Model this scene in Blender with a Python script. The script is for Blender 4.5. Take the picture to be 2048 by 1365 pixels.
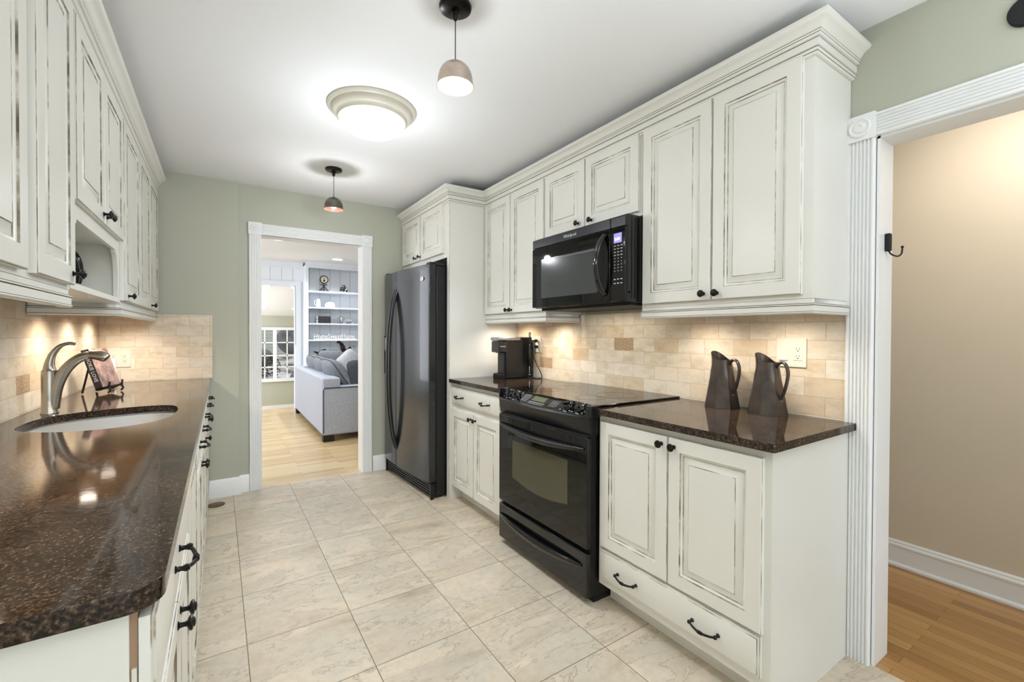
import bpy, bmesh, math, random
from mathutils import Vector, Matrix, noise
random.seed(7)
S = bpy.context.scene
for o in list(bpy.data.objects): bpy.data.objects.remove(o)
COL = S.collection
PI = math.pi

# ------------------------------------------------------------------ camera, world, sun, exposure
CH = 1.2563
def _cam():
    yaw, pit, rol = map(math.radians, (33.2242, -0.64333, 0.17625))
    fw = Vector((math.sin(yaw)*math.cos(pit), math.cos(yaw)*math.cos(pit), math.sin(pit)))
    r = Vector((math.cos(yaw), -math.sin(yaw), 0)); u = r.cross(fw)
    r2 = r*math.cos(rol)+u*math.sin(rol); u2 = u*math.cos(rol)-r*math.sin(rol)
    cd = bpy.data.cameras.new('camera'); co = bpy.data.objects.new('camera', cd); COL.objects.link(co)
    cd.sensor_fit = 'HORIZONTAL'; cd.sensor_width = 36.0; cd.lens = 888.03/2048*36.0
    cd.shift_y = -5.07/2048; cd.clip_start = 0.02; cd.clip_end = 100
    m = Matrix((r2, u2, -fw)).transposed().to_4x4(); m.translation = Vector((0, 0, CH))
    co.matrix_world = m
    S.camera = co
_cam()
S.view_settings.view_transform = 'Standard'; S.view_settings.look = 'None'
S.view_settings.exposure = 0.36; S.view_settings.gamma = 1.0
try: S.view_settings.use_curve_mapping = False
except Exception: pass
W = bpy.data.worlds.new('World'); S.world = W; W.use_nodes = True
_bg = W.node_tree.nodes['Background']; _bg.inputs[0].default_value = (0.92, 0.955, 1.0, 1); _bg.inputs[1].default_value = 1.1

def light(name, kind, loc, power, color=(1, 1, 1), size=.1, sy=None, rot=(0, 0, 0), spot=None, blend=.5):
    d = bpy.data.lights.new(name, kind); d.energy = power; d.color = color
    if kind == 'AREA':
        d.size = size
        if sy: d.shape = 'RECTANGLE'; d.size_y = sy
    elif kind == 'SUN': d.angle = size
    else: d.shadow_soft_size = size
    if spot: d.spot_size = spot; d.spot_blend = blend
    o = bpy.data.objects.new(name, d); o.location = loc; o.rotation_euler = rot; COL.objects.link(o)
    return o
# soft fill added behind the camera to brighten the room, source unseen
light('rear_fill', 'AREA', (0.7, -2.4, 1.45), 15, (0.76, 0.89, 1.0), 2.6, 2.1, (PI/2, 0, 0))
light('ceiling_fill', 'AREA', (0.65, -0.35, 1.35), 28, (0.83, 0.905, 1.0), 1.6, 1.0, (PI, 0, 0)).data.spread = 2.0  # added upward fill that brightens the ceiling; no fixture here
light('living_fill', 'AREA', (-1.9, 6.2, 1.5), 60, (0.88, 0.93, 1.0), 2.2, 1.8, (0, -PI/2, 0))  # side fill added to brighten the living room, source unseen
light('den_fill', 'AREA', (-0.6, 9.6, 0.9), 34, (.96, .97, 1), 1.4, 1.2, (0, -PI/2, 0))  # fill added inside the den, not coming through its window
light('sun', 'SUN', (0, 14, 9), 1.6, (1, .97, .92), .05, rot=(math.radians(-40), math.radians(20), 0))

# ------------------------------------------------------------------ materials
def lin(c):
    c = c/255.0
    return c/12.92 if c <= .04045 else ((c+.055)/1.055)**2.4
def rgb(r, g, b): return (lin(r), lin(g), lin(b), 1)
class NT:
    def __init__(s, name):
        s.m = bpy.data.materials.new(name); s.m.use_nodes = True; s.t = s.m.node_tree
        s.b = s.t.nodes['Principled BSDF']
    def n(s, typ, **kw):
        nd = s.t.nodes.new(typ)
        for k, v in kw.items():
            if k.startswith('_'): nd.inputs[k[1:].replace('_', ' ')].default_value = v
            else: setattr(nd, k, v)
        return nd
    def l(s, a, b): s.t.links.new(a, b)
    def coord(s, kind='Object'): return s.n('ShaderNodeTexCoord').outputs[kind]
    def noise(s, vec, scale, detail=4, rough=.55, dim='3D', w=None):
        nd = s.n('ShaderNodeTexNoise', noise_dimensions=dim)
        nd.inputs['Scale'].default_value = scale; nd.inputs['Detail'].default_value = detail; nd.inputs['Roughness'].default_value = rough
        s.l(vec, nd.inputs['Vector'])
        if w is not None: s.l(w, nd.inputs['W'])
        return nd
    def ramp(s, fac, stops):
        r = s.n('ShaderNodeValToRGB'); e = r.color_ramp.elements
        while len(e) < len(stops): e.new(.5)
        for i, (p, c) in enumerate(stops): e[i].position = p; e[i].color = c
        s.l(fac, r.inputs[0]); return r
    def mix(s, fac, a, b, blend='MIX'):
        m = s.n('ShaderNodeMix', data_type='RGBA', blend_type=blend)
        for i, v in ((0, fac), (6, a), (7, b)):
            if hasattr(v, 'links'): s.l(v, m.inputs[i])
            else: m.inputs[i].default_value = v
        return m.outputs[2]
    def bump(s, h, strength=.2, dist=.01):
        b = s.n('ShaderNodeBump'); b.inputs['Strength'].default_value = strength; b.inputs['Distance'].default_value = dist
        s.l(h, b.inputs['Height']); s.l(b.outputs[0], s.b.inputs['Normal']); return b
def mat(name, col, rough=.5, metal=0, emit=None, est=0, spec=.5, coat=0, trans=0, ior=1.45, alpha=1):
    k = NT(name); b = k.b
    b.inputs['Base Color'].default_value = col; b.inputs['Roughness'].default_value = rough; b.inputs['Metallic'].default_value = metal
    b.inputs['Specular IOR Level'].default_value = spec; b.inputs['Coat Weight'].default_value = coat
    b.inputs['Transmission Weight'].default_value = trans; b.inputs['IOR'].default_value = ior; b.inputs['Alpha'].default_value = alpha
    if emit: b.inputs['Emission Color'].default_value = emit; b.inputs['Emission Strength'].default_value = est
    return k.m
def varied(name, c1, c2, scale, rough, metal=0, bump=0, detail=5, bscale=None, coat=0, lo=.35, hi=.65):
    k = NT(name); c = k.coord(); nz = k.noise(c, scale, detail)
    r = k.ramp(nz.outputs['Fac'], [(lo, c1), (hi, c2)]); k.l(r.outputs[0], k.b.inputs['Base Color'])
    k.b.inputs['Roughness'].default_value = rough; k.b.inputs['Metallic'].default_value = metal; k.b.inputs['Coat Weight'].default_value = coat
    if bump:
        nb = k.noise(c, bscale or scale*3, 3); k.bump(nb.outputs['Fac'], bump, .004)
    return k.m
M = {}
M['cream'] = varied('cream_paint', rgb(229, 227, 219), rgb(225, 223, 214), 2.2, .34)
def glaze():
    k = NT('glazed_groove'); c = k.coord(); nz = k.noise(c, 14, 5)
    r = k.ramp(nz.outputs['Fac'], [(.34, rgb(92, 82, 68)), (.50, rgb(160, 150, 132)), (.62, rgb(214, 209, 196))])
    k.l(r.outputs[0], k.b.inputs['Base Color']); k.b.inputs['Roughness'].default_value = .5; return k.m
M['glaze'] = glaze()
def glaze2():
    k = NT('glazed_bead'); c = k.coord(); nz = k.noise(c, 9, 4)
    r = k.ramp(nz.outputs['Fac'], [(.35, rgb(70, 58, 44)), (.65, rgb(110, 95, 76))])
    k.l(r.outputs[0], k.b.inputs['Base Color']); k.b.inputs['Roughness'].default_value = .5; return k.m
M['bead'] = glaze2()
def wallmat(name, c1, c2, rough=.55):
    k = NT(name); c = k.coord(); nz = k.noise(c, 1.4, 3); r = k.ramp(nz.outputs['Fac'], [(.3, c1), (.7, c2)])
    k.l(r.outputs[0], k.b.inputs['Base Color']); k.b.inputs['Roughness'].default_value = rough
    nb = k.noise(c, 220, 2); k.bump(nb.outputs['Fac'], .06, .002); return k.m
M['sage'] = wallmat('sage_paint', rgb(184, 185, 168), rgb(180, 181, 164), .5)
M['tan'] = wallmat('tan_paint', rgb(216, 203, 182), rgb(213, 200, 179), .5)
M['ceil'] = wallmat('ceiling_paint', rgb(240, 240, 240), rgb(238, 238, 238), .8)
M['white'] = mat('white_trim_paint', rgb(238, 238, 236), .3)
M['lwhite'] = mat('living_white_paint', rgb(226, 231, 238), .45)
def beadboard(step):
    k = NT('panelled_white_boards'); c = k.coord(); sp = k.n('ShaderNodeSeparateXYZ'); k.l(c, sp.inputs[0])
    m1 = k.n('ShaderNodeMath', operation='DIVIDE'); k.l(sp.outputs[0], m1.inputs[0]); m1.inputs[1].default_value = step
    m2 = k.n('ShaderNodeMath', operation='FRACT'); k.l(m1.outputs[0], m2.inputs[0])
    m3 = k.n('ShaderNodeMath', operation='LESS_THAN'); k.l(m2.outputs[0], m3.inputs[0]); m3.inputs[1].default_value = .05
    k.l(k.mix(m3.outputs[0], rgb(228, 232, 237), rgb(176, 183, 194)), k.b.inputs['Base Color']); k.b.inputs['Roughness'].default_value = .5; return k.m
M['board'] = beadboard(.165)
M['black'] = mat('black_gloss_enamel', rgb(14, 14, 15), .12, coat=.3)
M['blacksat'] = mat('black_satin_plastic', rgb(20, 20, 22), .32)
M['blackmat'] = mat('black_matte_plastic', rgb(16, 16, 17), .6)
M['glass_black'] = mat('black_ceramic_glass', rgb(10, 10, 11), .04, spec=.42)
M['ovenglass'] = mat('dark_oven_glass', rgb(13, 13, 12), .03, spec=.5)
M['ovenwin'] = varied('olive_oven_window', rgb(76, 73, 54), rgb(72, 69, 51), 3, .05)
M['mwmesh'] = varied('microwave_mesh_window', rgb(70, 73, 73), rgb(54, 57, 57), 300, .15, coat=.3)
M['ring'] = mat('burner_ring_print', rgb(60, 58, 54), .2)
M['fridge'] = varied('black_textured_door', rgb(33, 35, 38), rgb(26, 28, 31), 6, .22, bump=.05, bscale=500, coat=.25)
M['fridgeside'] = varied('black_pebbled_side', rgb(17, 17, 18), rgb(13, 13, 14), 60, .38, bump=.2, bscale=400)
M['bronze'] = varied('dark_bronze', rgb(44, 40, 38), rgb(30, 28, 27), 30, .3, .75)
M['pewter'] = varied('oil_rubbed_pitcher', rgb(88, 78, 72), rgb(52, 46, 44), 9, .30, .7, coat=.2)
M['steel'] = mat('brushed_steel', rgb(226, 225, 222), .36, .72)
M['faucet'] = mat('satin_nickel', rgb(178, 172, 162), .26, 1)
M['chrome'] = mat('polished_chrome', rgb(215, 215, 215), .1, 1)
M['silverband'] = mat('brushed_silver_band', rgb(178, 178, 182), .3, .85)
M['ivory'] = mat('ivory_plastic', rgb(222, 216, 202), .4)
M['slot'] = mat('dark_slot', rgb(70, 62, 54), .6)
M['whiteplastic'] = mat('white_plastic', rgb(238, 236, 232), .35)
M['print'] = mat('white_print', rgb(205, 208, 212), .5)
M['dimprint'] = mat('grey_print', rgb(150, 152, 156), .5)
M['wood_under'] = varied('maple_underside', rgb(214, 178, 130), rgb(200, 162, 116), 8, .5)
M['shelfin'] = mat('cream_interior', rgb(222, 212, 184), .5)
M['strip'] = mat('tan_edge_strip', rgb(160, 132, 104), .6)
M['lcd'] = mat('lcd_window', rgb(84, 88, 52), .15, coat=1)
M['bluelcd'] = mat('lit_blue_display', rgb(90, 84, 160), .3, emit=rgb(120, 112, 220), est=.8)
M['bluedig'] = mat('lit_digits', rgb(235, 235, 255), .3, emit=rgb(235, 235, 255), est=2)
M['bulb'] = mat('lit_bulb', rgb(255, 246, 230), .4, emit=rgb(255, 240, 218), est=9)
M['bulb_far'] = mat('lit_bulb_warm', rgb(255, 240, 228), .4, emit=rgb(255, 225, 205), est=2.6)
M['dome'] = mat('lit_frosted_dome', rgb(250, 250, 250), .3, emit=rgb(240, 246, 255), est=2.2)
M['recess'] = mat('lit_recessed_lens', rgb(255, 255, 255), .4, emit=rgb(255, 252, 246), est=5)
M['ringpaint'] = mat('beige_fixture_ring', rgb(206, 200, 184), .4)
M['shade_in'] = mat('shade_inside', rgb(238, 214, 198), .35)
M['shade_out'] = varied('brushed_bronze_shade', rgb(214, 196, 182), rgb(180, 164, 152), 12, .36, .6)
M['shade_in2'] = mat('copper_shade_inside', rgb(196, 122, 108), .3, .3)
M['shade_out2'] = varied('pewter_shade', rgb(122, 118, 108), rgb(96, 94, 86), 12, .3, .8)
M['fabric'] = varied('grey_tweed', rgb(190, 194, 205), rgb(156, 161, 174), 160, .9, bump=.3, bscale=260)
M['cushion'] = varied('grey_cushion_linen', rgb(132, 136, 142), rgb(114, 118, 124), 40, .9, bump=.2, bscale=200)
M['piping'] = mat('dark_piping', rgb(66, 68, 74), .8)
M['darkpillow'] = varied('charcoal_pillow', rgb(74, 77, 82), rgb(62, 64, 70), 30, .9)
M['whitepillow'] = varied('white_textured_pillow', rgb(206, 208, 212), rgb(176, 180, 186), 60, .9, bump=.3)
M['sofaleg'] = mat('black_sofa_leg', rgb(18, 17, 16), .5)
M['clockface'] = mat('clock_face', rgb(208, 202, 178), .5)
M['iron'] = mat('dark_iron', rgb(48, 46, 46), .5, .5)
M['porcelain'] = mat('white_porcelain', rgb(232, 235, 236), .2)
M['darkbook'] = mat('dark_box_cover', rgb(44, 40, 46), .5)
M['pagelight'] = mat('pale_page_edge', rgb(196, 194, 196), .7)
M['silver'] = varied('hammered_silver', rgb(205, 206, 208), rgb(130, 130, 132), 40, .3, .6)
M['rust'] = varied('rusty_brown_metal', rgb(74, 48, 44), rgb(40, 32, 32), 25, .5, .5)
M['spine'] = mat('dark_book_spine', rgb(34, 28, 34), .4)
M['cover'] = varied('blush_cover_photo', rgb(178, 150, 142), rgb(104, 82, 80), 22, .45, detail=6)
M['siding'] = None
def siding():
    k = NT('grey_green_siding'); c = k.coord(); sp = k.n('ShaderNodeSeparateXYZ'); k.l(c, sp.inputs[0])
    m1 = k.n('ShaderNodeMath', operation='DIVIDE'); k.l(sp.outputs[2], m1.inputs[0]); m1.inputs[1].default_value = .11
    m2 = k.n('ShaderNodeMath', operation='FRACT'); k.l(m1.outputs[0], m2.inputs[0])
    r = k.ramp(m2.outputs[0], [(0, rgb(120, 124, 116)), (.14, rgb(176, 180, 168)), (1, rgb(184, 188, 176))])
    k.l(r.outputs[0], k.b.inputs['Base Color']); return k.m
M['siding'] = siding()
M['rock'] = varied('granite_boulder', rgb(120, 122, 122), rgb(84, 86, 88), 3, .9, bump=.6, bscale=6)
M['snow'] = varied('snowy_ground', rgb(212, 214, 216), rgb(120, 104, 88), 2.0, .9, lo=.45, hi=.62)
M['leaf'] = varied('dry_shrub', rgb(96, 86, 60), rgb(58, 58, 40), 6, .9)
M['pane'] = mat('window_glass', (1, 1, 1, 1), 0, trans=1, ior=1.02, spec=.2)
M['winblue'] = mat('house_window_glass', rgb(92, 112, 130), .1)
M['brownpad'] = varied('brown_register', rgb(120, 94, 62), rgb(84, 66, 44), 30, .5, .3)
M['badge'] = mat('silver_badge', rgb(205, 208, 212), .3, .4)

def granite():
    k = NT('tan_brown_granite'); c = k.coord()
    v = k.n('ShaderNodeTexVoronoi'); v.inputs['Scale'].default_value = 210; k.l(c, v.inputs['Vector'])
    n1 = k.noise(c, 165, 4, .70); n2 = k.noise(c, 9, 4)
    r1 = k.ramp(n1.outputs['Fac'], [(.30, rgb(16, 14, 13)), (.44, rgb(42, 33, 27)), (.54, rgb(74, 57, 44)), (.63, rgb(106, 88, 71)), (.78, rgb(150, 134, 112))])
    r2 = k.ramp(v.outputs['Color'], [(.60, (0, 0, 0, 1)), (.78, (1, 1, 1, 1))])
    col = k.mix(r2.outputs[0], r1.outputs[0], rgb(26, 22, 19))
    r3 = k.ramp(n2.outputs['Fac'], [(.35, (.55, .53, .5, 1)), (.65, (1, 1, 1, 1))])
    col = k.mix(1.0, col, r3.outputs[0], 'MULTIPLY')
    k.l(col, k.b.inputs['Base Color']); k.b.inputs['Roughness'].default_value = .07; k.b.inputs['Specular IOR Level'].default_value = .38
    nb = k.noise(c, 45, 4); k.bump(nb.outputs['Fac'], .05, .0016); return k.m
M['granite'] = granite()

def tilefloor():
    k = NT('stone_floor_tile'); c = k.coord()
    mp = k.n('ShaderNodeMapping', vector_type='TEXTURE'); k.l(c, mp.inputs[0])
    mp.inputs['Location'].default_value = (.0829, 2.0627, 0); mp.inputs['Rotation'].default_value = (0, 0, .0046)
    b = k.n('ShaderNodeTexBrick', offset=0.0, squash=1.0)
    k.l(mp.outputs[0], b.inputs['Vector'])
    for nm, v in (('Scale', 1), ('Brick Width', .3989), ('Row Height', .3989), ('Mortar Size', .0017), ('Mortar Smooth', .1), ('Bias', 0)): b.inputs[nm].default_value = v
    b.inputs['Color1'].default_value = (0, 0, 0, 1); b.inputs['Color2'].default_value = (1, 1, 1, 1)
    sc = k.n('ShaderNodeMath', operation='MULTIPLY'); sc.inputs[1].default_value = 31.0; k.l(b.outputs['Color'], sc.inputs[0])
    dm = k.n('ShaderNodeMapping'); k.l(mp.outputs[0], dm.inputs[0]); dm.inputs['Rotation'].default_value = (0, 0, .62); dm.inputs['Scale'].default_value = (1, 3.0, 1)
    n1 = k.noise(dm.outputs[0], 1.9, 7, .62, '4D', sc.outputs[0]); n1.inputs['Distortion'].default_value = .9
    n2 = k.noise(mp.outputs[0], 30, 6, .7, '4D', sc.outputs[0])
    r = k.ramp(n1.outputs['Fac'], [(.28, rgb(168, 152, 130)), (.42, rgb(200, 186, 164)), (.54, rgb(214, 201, 180)), (.70, rgb(226, 204, 176))])
    n3 = k.noise(mp.outputs[0], 4.5, 3, .5, '4D', sc.outputs[0])
    grey = k.ramp(n3.outputs['Fac'], [(.42, (0, 0, 0, 1)), (.70, (1, 1, 1, 1))])
    col = k.mix(grey.outputs[0], r.outputs[0], rgb(200, 192, 174))
    vein = k.ramp(n1.outputs['Fac'], [(.490, (0, 0, 0, 1)), (.5, (1, 1, 1, 1)), (.510, (0, 0, 0, 1))])
    vm = k.n('ShaderNodeMath', operation='MULTIPLY'); vm.inputs[1].default_value = .5; k.l(vein.outputs[0], vm.inputs[0])
    col = k.mix(vm.outputs[0], col, rgb(128, 112, 92))
    r2 = k.ramp(n2.outputs['Fac'], [(.30, (.86, .85, .83, 1)), (.55, (1, 1, 1, 1))])
    col = k.mix(1.0, col, r2.outputs[0], 'MULTIPLY')
    col = k.mix(b.outputs['Fac'], col, rgb(112, 100, 84))
    k.l(col, k.b.inputs['Base Color']); k.b.inputs['Roughness'].default_value = .36; k.b.inputs['Specular IOR Level'].default_value = .4
    inv = k.n('ShaderNodeMath', operation='SUBTRACT'); inv.inputs[0].default_value = 1; k.l(b.outputs['Fac'], inv.inputs[1])
    mx = k.n('ShaderNodeMath', operation='MULTIPLY_ADD'); k.l(n2.outputs['Fac'], mx.inputs[0]); mx.inputs[1].default_value = .12; k.l(inv.outputs[0], mx.inputs[2])
    k.bump(mx.outputs[0], .25, .003); return k.m
M['tile'] = tilefloor()

def travertine(name, axis):
    k = NT(name); c = k.coord(); sp = k.n('ShaderNodeSeparateXYZ'); k.l(c, sp.inputs[0]); cb = k.n('ShaderNodeCombineXYZ')
    k.l(sp.outputs[axis], cb.inputs[0]); k.l(sp.outputs[2], cb.inputs[1])
    mp = k.n('ShaderNodeMapping', vector_type='TEXTURE'); k.l(cb.outputs[0], mp.inputs[0]); mp.inputs['Location'].default_value = (.886, .9215-.0775*4, 0)
    b = k.n('ShaderNodeTexBrick', offset=0.5, squash=1.0); k.l(mp.outputs[0], b.inputs['Vector'])
    for nm, v in (('Scale', 1), ('Brick Width', .1545), ('Row Height', .0775), ('Mortar Size', .0009), ('Mortar Smooth', .2), ('Bias', 0)): b.inputs[nm].default_value = v
    b.inputs['Color1'].default_value = (0, 0, 0, 1); b.inputs['Color2'].default_value = (1, 1, 1, 1)
    sc = k.n('ShaderNodeMath', operation='MULTIPLY'); sc.inputs[1].default_value = 57.0; k.l(b.outputs['Color'], sc.inputs[0])
    st = k.n('ShaderNodeMapping'); k.l(mp.outputs[0], st.inputs[0]); st.inputs['Scale'].default_value = (1, 2.0, 1)
    n1 = k.noise(st.outputs[0], 9, 6, .65, '4D', sc.outputs[0]); n2 = k.noise(mp.outputs[0], 110, 5, .7, '4D', sc.outputs[0])
    base = k.ramp(b.outputs['Color'], [(0, rgb(220, 208, 188)), (.5, rgb(230, 219, 201)), (.86, rgb(223, 206, 180)), (.97, rgb(212, 190, 160))])
    r1 = k.ramp(n1.outputs['Fac'], [(.30, (.80, .74, .66, 1)), (.54, (1, 1, 1, 1))]); col = k.mix(1.0, base.outputs[0], r1.outputs[0], 'MULTIPLY')
    pit = k.ramp(n2.outputs['Fac'], [(.30, (.62, .52, .42, 1)), (.40, (1, 1, 1, 1))]); col = k.mix(.8, col, pit.outputs[0], 'MULTIPLY')
    rough = k.ramp(b.outputs['Color'], [(.972, (0, 0, 0, 1)), (.978, (1, 1, 1, 1))])
    n4 = k.noise(mp.outputs[0], 160, 3); r4 = k.ramp(n4.outputs['Fac'], [(.42, rgb(140, 112, 82)), (.6, rgb(206, 182, 150))])
    col = k.mix(rough.outputs[0], col, r4.outputs[0])
    col = k.mix(b.outputs['Fac'], col, rgb(176, 158, 132))
    k.l(col, k.b.inputs['Base Color']); k.b.inputs['Roughness'].default_value = .45
    inv = k.n('ShaderNodeMath', operation='SUBTRACT'); inv.inputs[0].default_value = 1; k.l(b.outputs['Fac'], inv.inputs[1])
    mx = k.n('ShaderNodeMath', operation='MULTIPLY_ADD'); k.l(n2.outputs['Fac'], mx.inputs[0]); mx.inputs[1].default_value = .3; k.l(inv.outputs[0], mx.inputs[2])
    k.bump(mx.outputs[0], .3, .0025); return k.m
M['travY'] = travertine('travertine_side_wall', 1); M['travX'] = travertine('travertine_end_wall', 0)

def hardwood(name, axis, stops, wid=.057):
    k = NT(name); c = k.coord(); sp = k.n('ShaderNodeSeparateXYZ'); k.l(c, sp.inputs[0]); cb = k.n('ShaderNodeCombineXYZ')
    k.l(sp.outputs[axis], cb.inputs[0]); k.l(sp.outputs[1-axis], cb.inputs[1])
    b = k.n('ShaderNodeTexBrick', offset=.37, squash=1.0); k.l(cb.outputs[0], b.inputs['Vector'])
    for nm, v in (('Scale', 1), ('Brick Width', .95), ('Row Height', wid), ('Mortar Size', .0008), ('Mortar Smooth', .2), ('Bias', 0)): b.inputs[nm].default_value = v
    b.inputs['Color1'].default_value = (0, 0, 0, 1); b.inputs['Color2'].default_value = (1, 1, 1, 1)
    sc = k.n('ShaderNodeMath', operation='MULTIPLY'); sc.inputs[1].default_value = 43.0; k.l(b.outputs['Color'], sc.inputs[0])
    st = k.n('ShaderNodeMapping'); k.l(cb.outputs[0], st.inputs[0]); st.inputs['Scale'].default_value = (1.2, 26, 1)
    n1 = k.noise(st.outputs[0], 3.0, 6, .6, '4D', sc.outputs[0]); n1.inputs['Distortion'].default_value = .4
    base = k.ramp(b.outputs['Color'], stops)
    r1 = k.ramp(n1.outputs['Fac'], [(.3, (.80, .75, .68, 1)), (.6, (1, 1, 1, 1))]); col = k.mix(.8, base.outputs[0], r1.outputs[0], 'MULTIPLY')
    col = k.mix(b.outputs['Fac'], col, rgb(96, 68, 36))
    k.l(col, k.b.inputs['Base Color']); k.b.inputs['Roughness'].default_value = .28; return k.m
M['oak'] = hardwood('honey_oak_boards', 1, [(0, rgb(160, 116, 66)), (.5, rgb(184, 140, 84)), (1, rgb(204, 160, 100))])
M['oakpale'] = hardwood('pale_oak_boards', 0, [(0, rgb(196, 168, 122)), (.5, rgb(214, 188, 142)), (1, rgb(222, 200, 158))])

# ------------------------------------------------------------------ mesh helpers
class MB:
    def __init__(s): s.v = []; s.f = []; s.m = []
    def add(s, vs, fs, m=0):
        o = len(s.v); s.v += [Vector(v) for v in vs]
        for f in fs: s.f.append([i+o for i in f]); s.m.append(m)
        return s
    def box(s, x0, x1, y0, y1, z0, z1, m=0):
        return s.add([(x0, y0, z0), (x1, y0, z0), (x1, y1, z0), (x0, y1, z0), (x0, y0, z1), (x1, y0, z1), (x1, y1, z1), (x0, y1, z1)],
                     [(0, 3, 2, 1), (4, 5, 6, 7), (0, 1, 5, 4), (1, 2, 6, 5), (2, 3, 7, 6), (3, 0, 4, 7)], m)
    def prism(s, poly, ax, a0, a1, m=0):
        # poly of 2D points in the plane across ax: ax 0 -> (y,z), 1 -> (x,z), 2 -> (x,y)
        def P(p, a): return (a, p[0], p[1]) if ax == 0 else ((p[0], a, p[1]) if ax == 1 else (p[0], p[1], a))
        n = len(poly)
        return s.add([P(p, a0) for p in poly]+[P(p, a1) for p in poly],
                     [list(range(n))[::-1], list(range(n, 2*n))]+[(i, (i+1) % n, n+(i+1) % n, n+i) for i in range(n)], m)
    def lathe(s, prof, c=(0, 0, 0), n=24, ax='z', m=0, sx=1, sy=1, mats=None):
        def P(r, z, t):
            a, b = r*math.cos(t)*sx, r*math.sin(t)*sy
            return {'z': (c[0]+a, c[1]+b, c[2]+z), 'x': (c[0]+z, c[1]+a, c[2]+b), 'y': (c[0]+a, c[1]+z, c[2]+b)}[ax]
        vs = []; fs = []; ms = []
        for r, z in prof:
            for i in range(n): vs.append(P(max(r, 1e-5), z, 2*PI*i/n))
        for j in range(len(prof)-1):
            for i in range(n):
                fs.append((j*n+i, j*n+(i+1) % n, (j+1)*n+(i+1) % n, (j+1)*n+i)); ms.append(mats[j] if mats else m)
        o = len(s.v); s.v += [Vector(v) for v in vs]
        for f, mm in zip(fs, ms): s.f.append([i+o for i in f]); s.m.append(mm)
        for j, cap in ((0, prof[0]), (len(prof)-1, prof[-1])):
            if cap[0] > 1e-4: s.f.append([o+j*n+i for i in range(n)]); s.m.append(mats[0 if j == 0 else -1] if mats else m)
        return s
    def tube(s, pts, r, n=10, closed=False, m=0, flat=None, up=None):
        pts = [Vector(p) for p in pts]; N = len(pts)
        rs = r if isinstance(r, (list, tuple)) else [r]*N
        vs = []; prev = None
        for i, p in enumerate(pts):
            a = pts[(i-1) % N] if (closed or i > 0) else p; b = pts[(i+1) % N] if (closed or i < N-1) else p
            t = (b-a).normalized()
            if prev is None:
                ref = Vector(up) if up else (Vector((0, 0, 1)) if abs(t.z) < .9 else Vector((1, 0, 0)))
                u = (ref-t*ref.dot(t)).normalized()
            else: u = (prev-t*prev.dot(t)).normalized()
            prev = u; w = t.cross(u); k = flat or 1
            for q in range(n):
                th = 2*PI*q/n; vs.append(p+u*math.cos(th)*rs[i]+w*math.sin(th)*rs[i]*k)
        fs = []
        for i in range(N if closed else N-1):
            j = (i+1) % N
            for q in range(n): fs.append((i*n+q, i*n+(q+1) % n, j*n+(q+1) % n, j*n+q))
        if not closed: fs += [list(range(n))[::-1], [(N-1)*n+q for q in range(n)]]
        return s.add(vs, fs, m)
    def sweep(s, prof, path, closed=False, mats=None, ends=True):
        # prof: (offset outward, z); path: 2D corners, outward = left of travel; mitred corners
        N = len(path); P = [Vector(p) for p in path]; offs = []
        for i in range(N):
            d0 = (P[i]-P[i-1]).normalized() if i > 0 else None; d1 = (P[i+1]-P[i]).normalized() if i < N-1 else None
            if d0 is None: d0 = d1
            if d1 is None: d1 = d0
            n0 = Vector((-d0.y, d0.x)); n1 = Vector((-d1.y, d1.x)); b = n0+n1; b = b/(b.dot(n0)); offs.append(b)
        n = len(prof); o = len(s.v)
        for i in range(N):
            for d, z in prof: q = P[i]+offs[i]*d; s.v.append(Vector((q.x, q.y, z)))
        for i in range(N-1):
            for j in range(n):
                jj = (j+1) % n
                s.f.append([o+i*n+j, o+(i+1)*n+j, o+(i+1)*n+jj, o+i*n+jj]); s.m.append(mats[j] if mats else 0)
        s.f.append([o+j for j in range(n)]); s.m.append(0); s.f.append([o+(N-1)*n+j for j in range(n)]); s.m.append(0)
        return s
    def sphere(s, c, r, n=16, k=10, m=0, sc=(1, 1, 1)):
        return s.lathe([(r*math.sin(PI*j/k)*1.0, -r*math.cos(PI*j/k)*sc[2]) for j in range(k+1)], c, n, 'z', m, sc[0], sc[1])
    def xf(s, mtx):
        s.v = [mtx @ v for v in s.v]; return s
    def merge(s, o, m=None):
        k = len(s.v); s.v += o.v
        for f, mm in zip(o.f, o.m): s.f.append([i+k for i in f]); s.m.append(mm if m is None else m)
        return s
    def mesh(s, name, mats, off=Vector((0, 0, 0)), ang=38, smooth=True):
        me = bpy.data.meshes.new(name)
        me.from_pydata([v-off for v in s.v], [], s.f)
        bm = bmesh.new(); bm.from_mesh(me); bm.faces.ensure_lookup_table()
        for i, f in enumerate(bm.faces): f.material_index = s.m[i]; f.smooth = smooth
        bmesh.ops.remove_doubles(bm, verts=bm.verts, dist=1e-6)
        bmesh.ops.recalc_face_normals(bm, faces=bm.faces)
        for e in bm.edges:
            if len(e.link_faces) == 2 and e.calc_face_angle(0) > math.radians(ang): e.smooth = False
        bm.to_mesh(me); bm.free()
        for m in (mats if isinstance(mats, (list, tuple)) else [mats]): me.materials.append(M[m])
        return me
WL = {}
def wl(o): return WL.get(o.name, Vector((0, 0, 0)))
def link(name, me, parent, world):
    o = bpy.data.objects.new(name, me); COL.objects.link(o); world = Vector(world)
    if parent: o.parent = parent; o.location = world-wl(parent)
    else: o.location = world
    WL[o.name] = world
    return o
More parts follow.
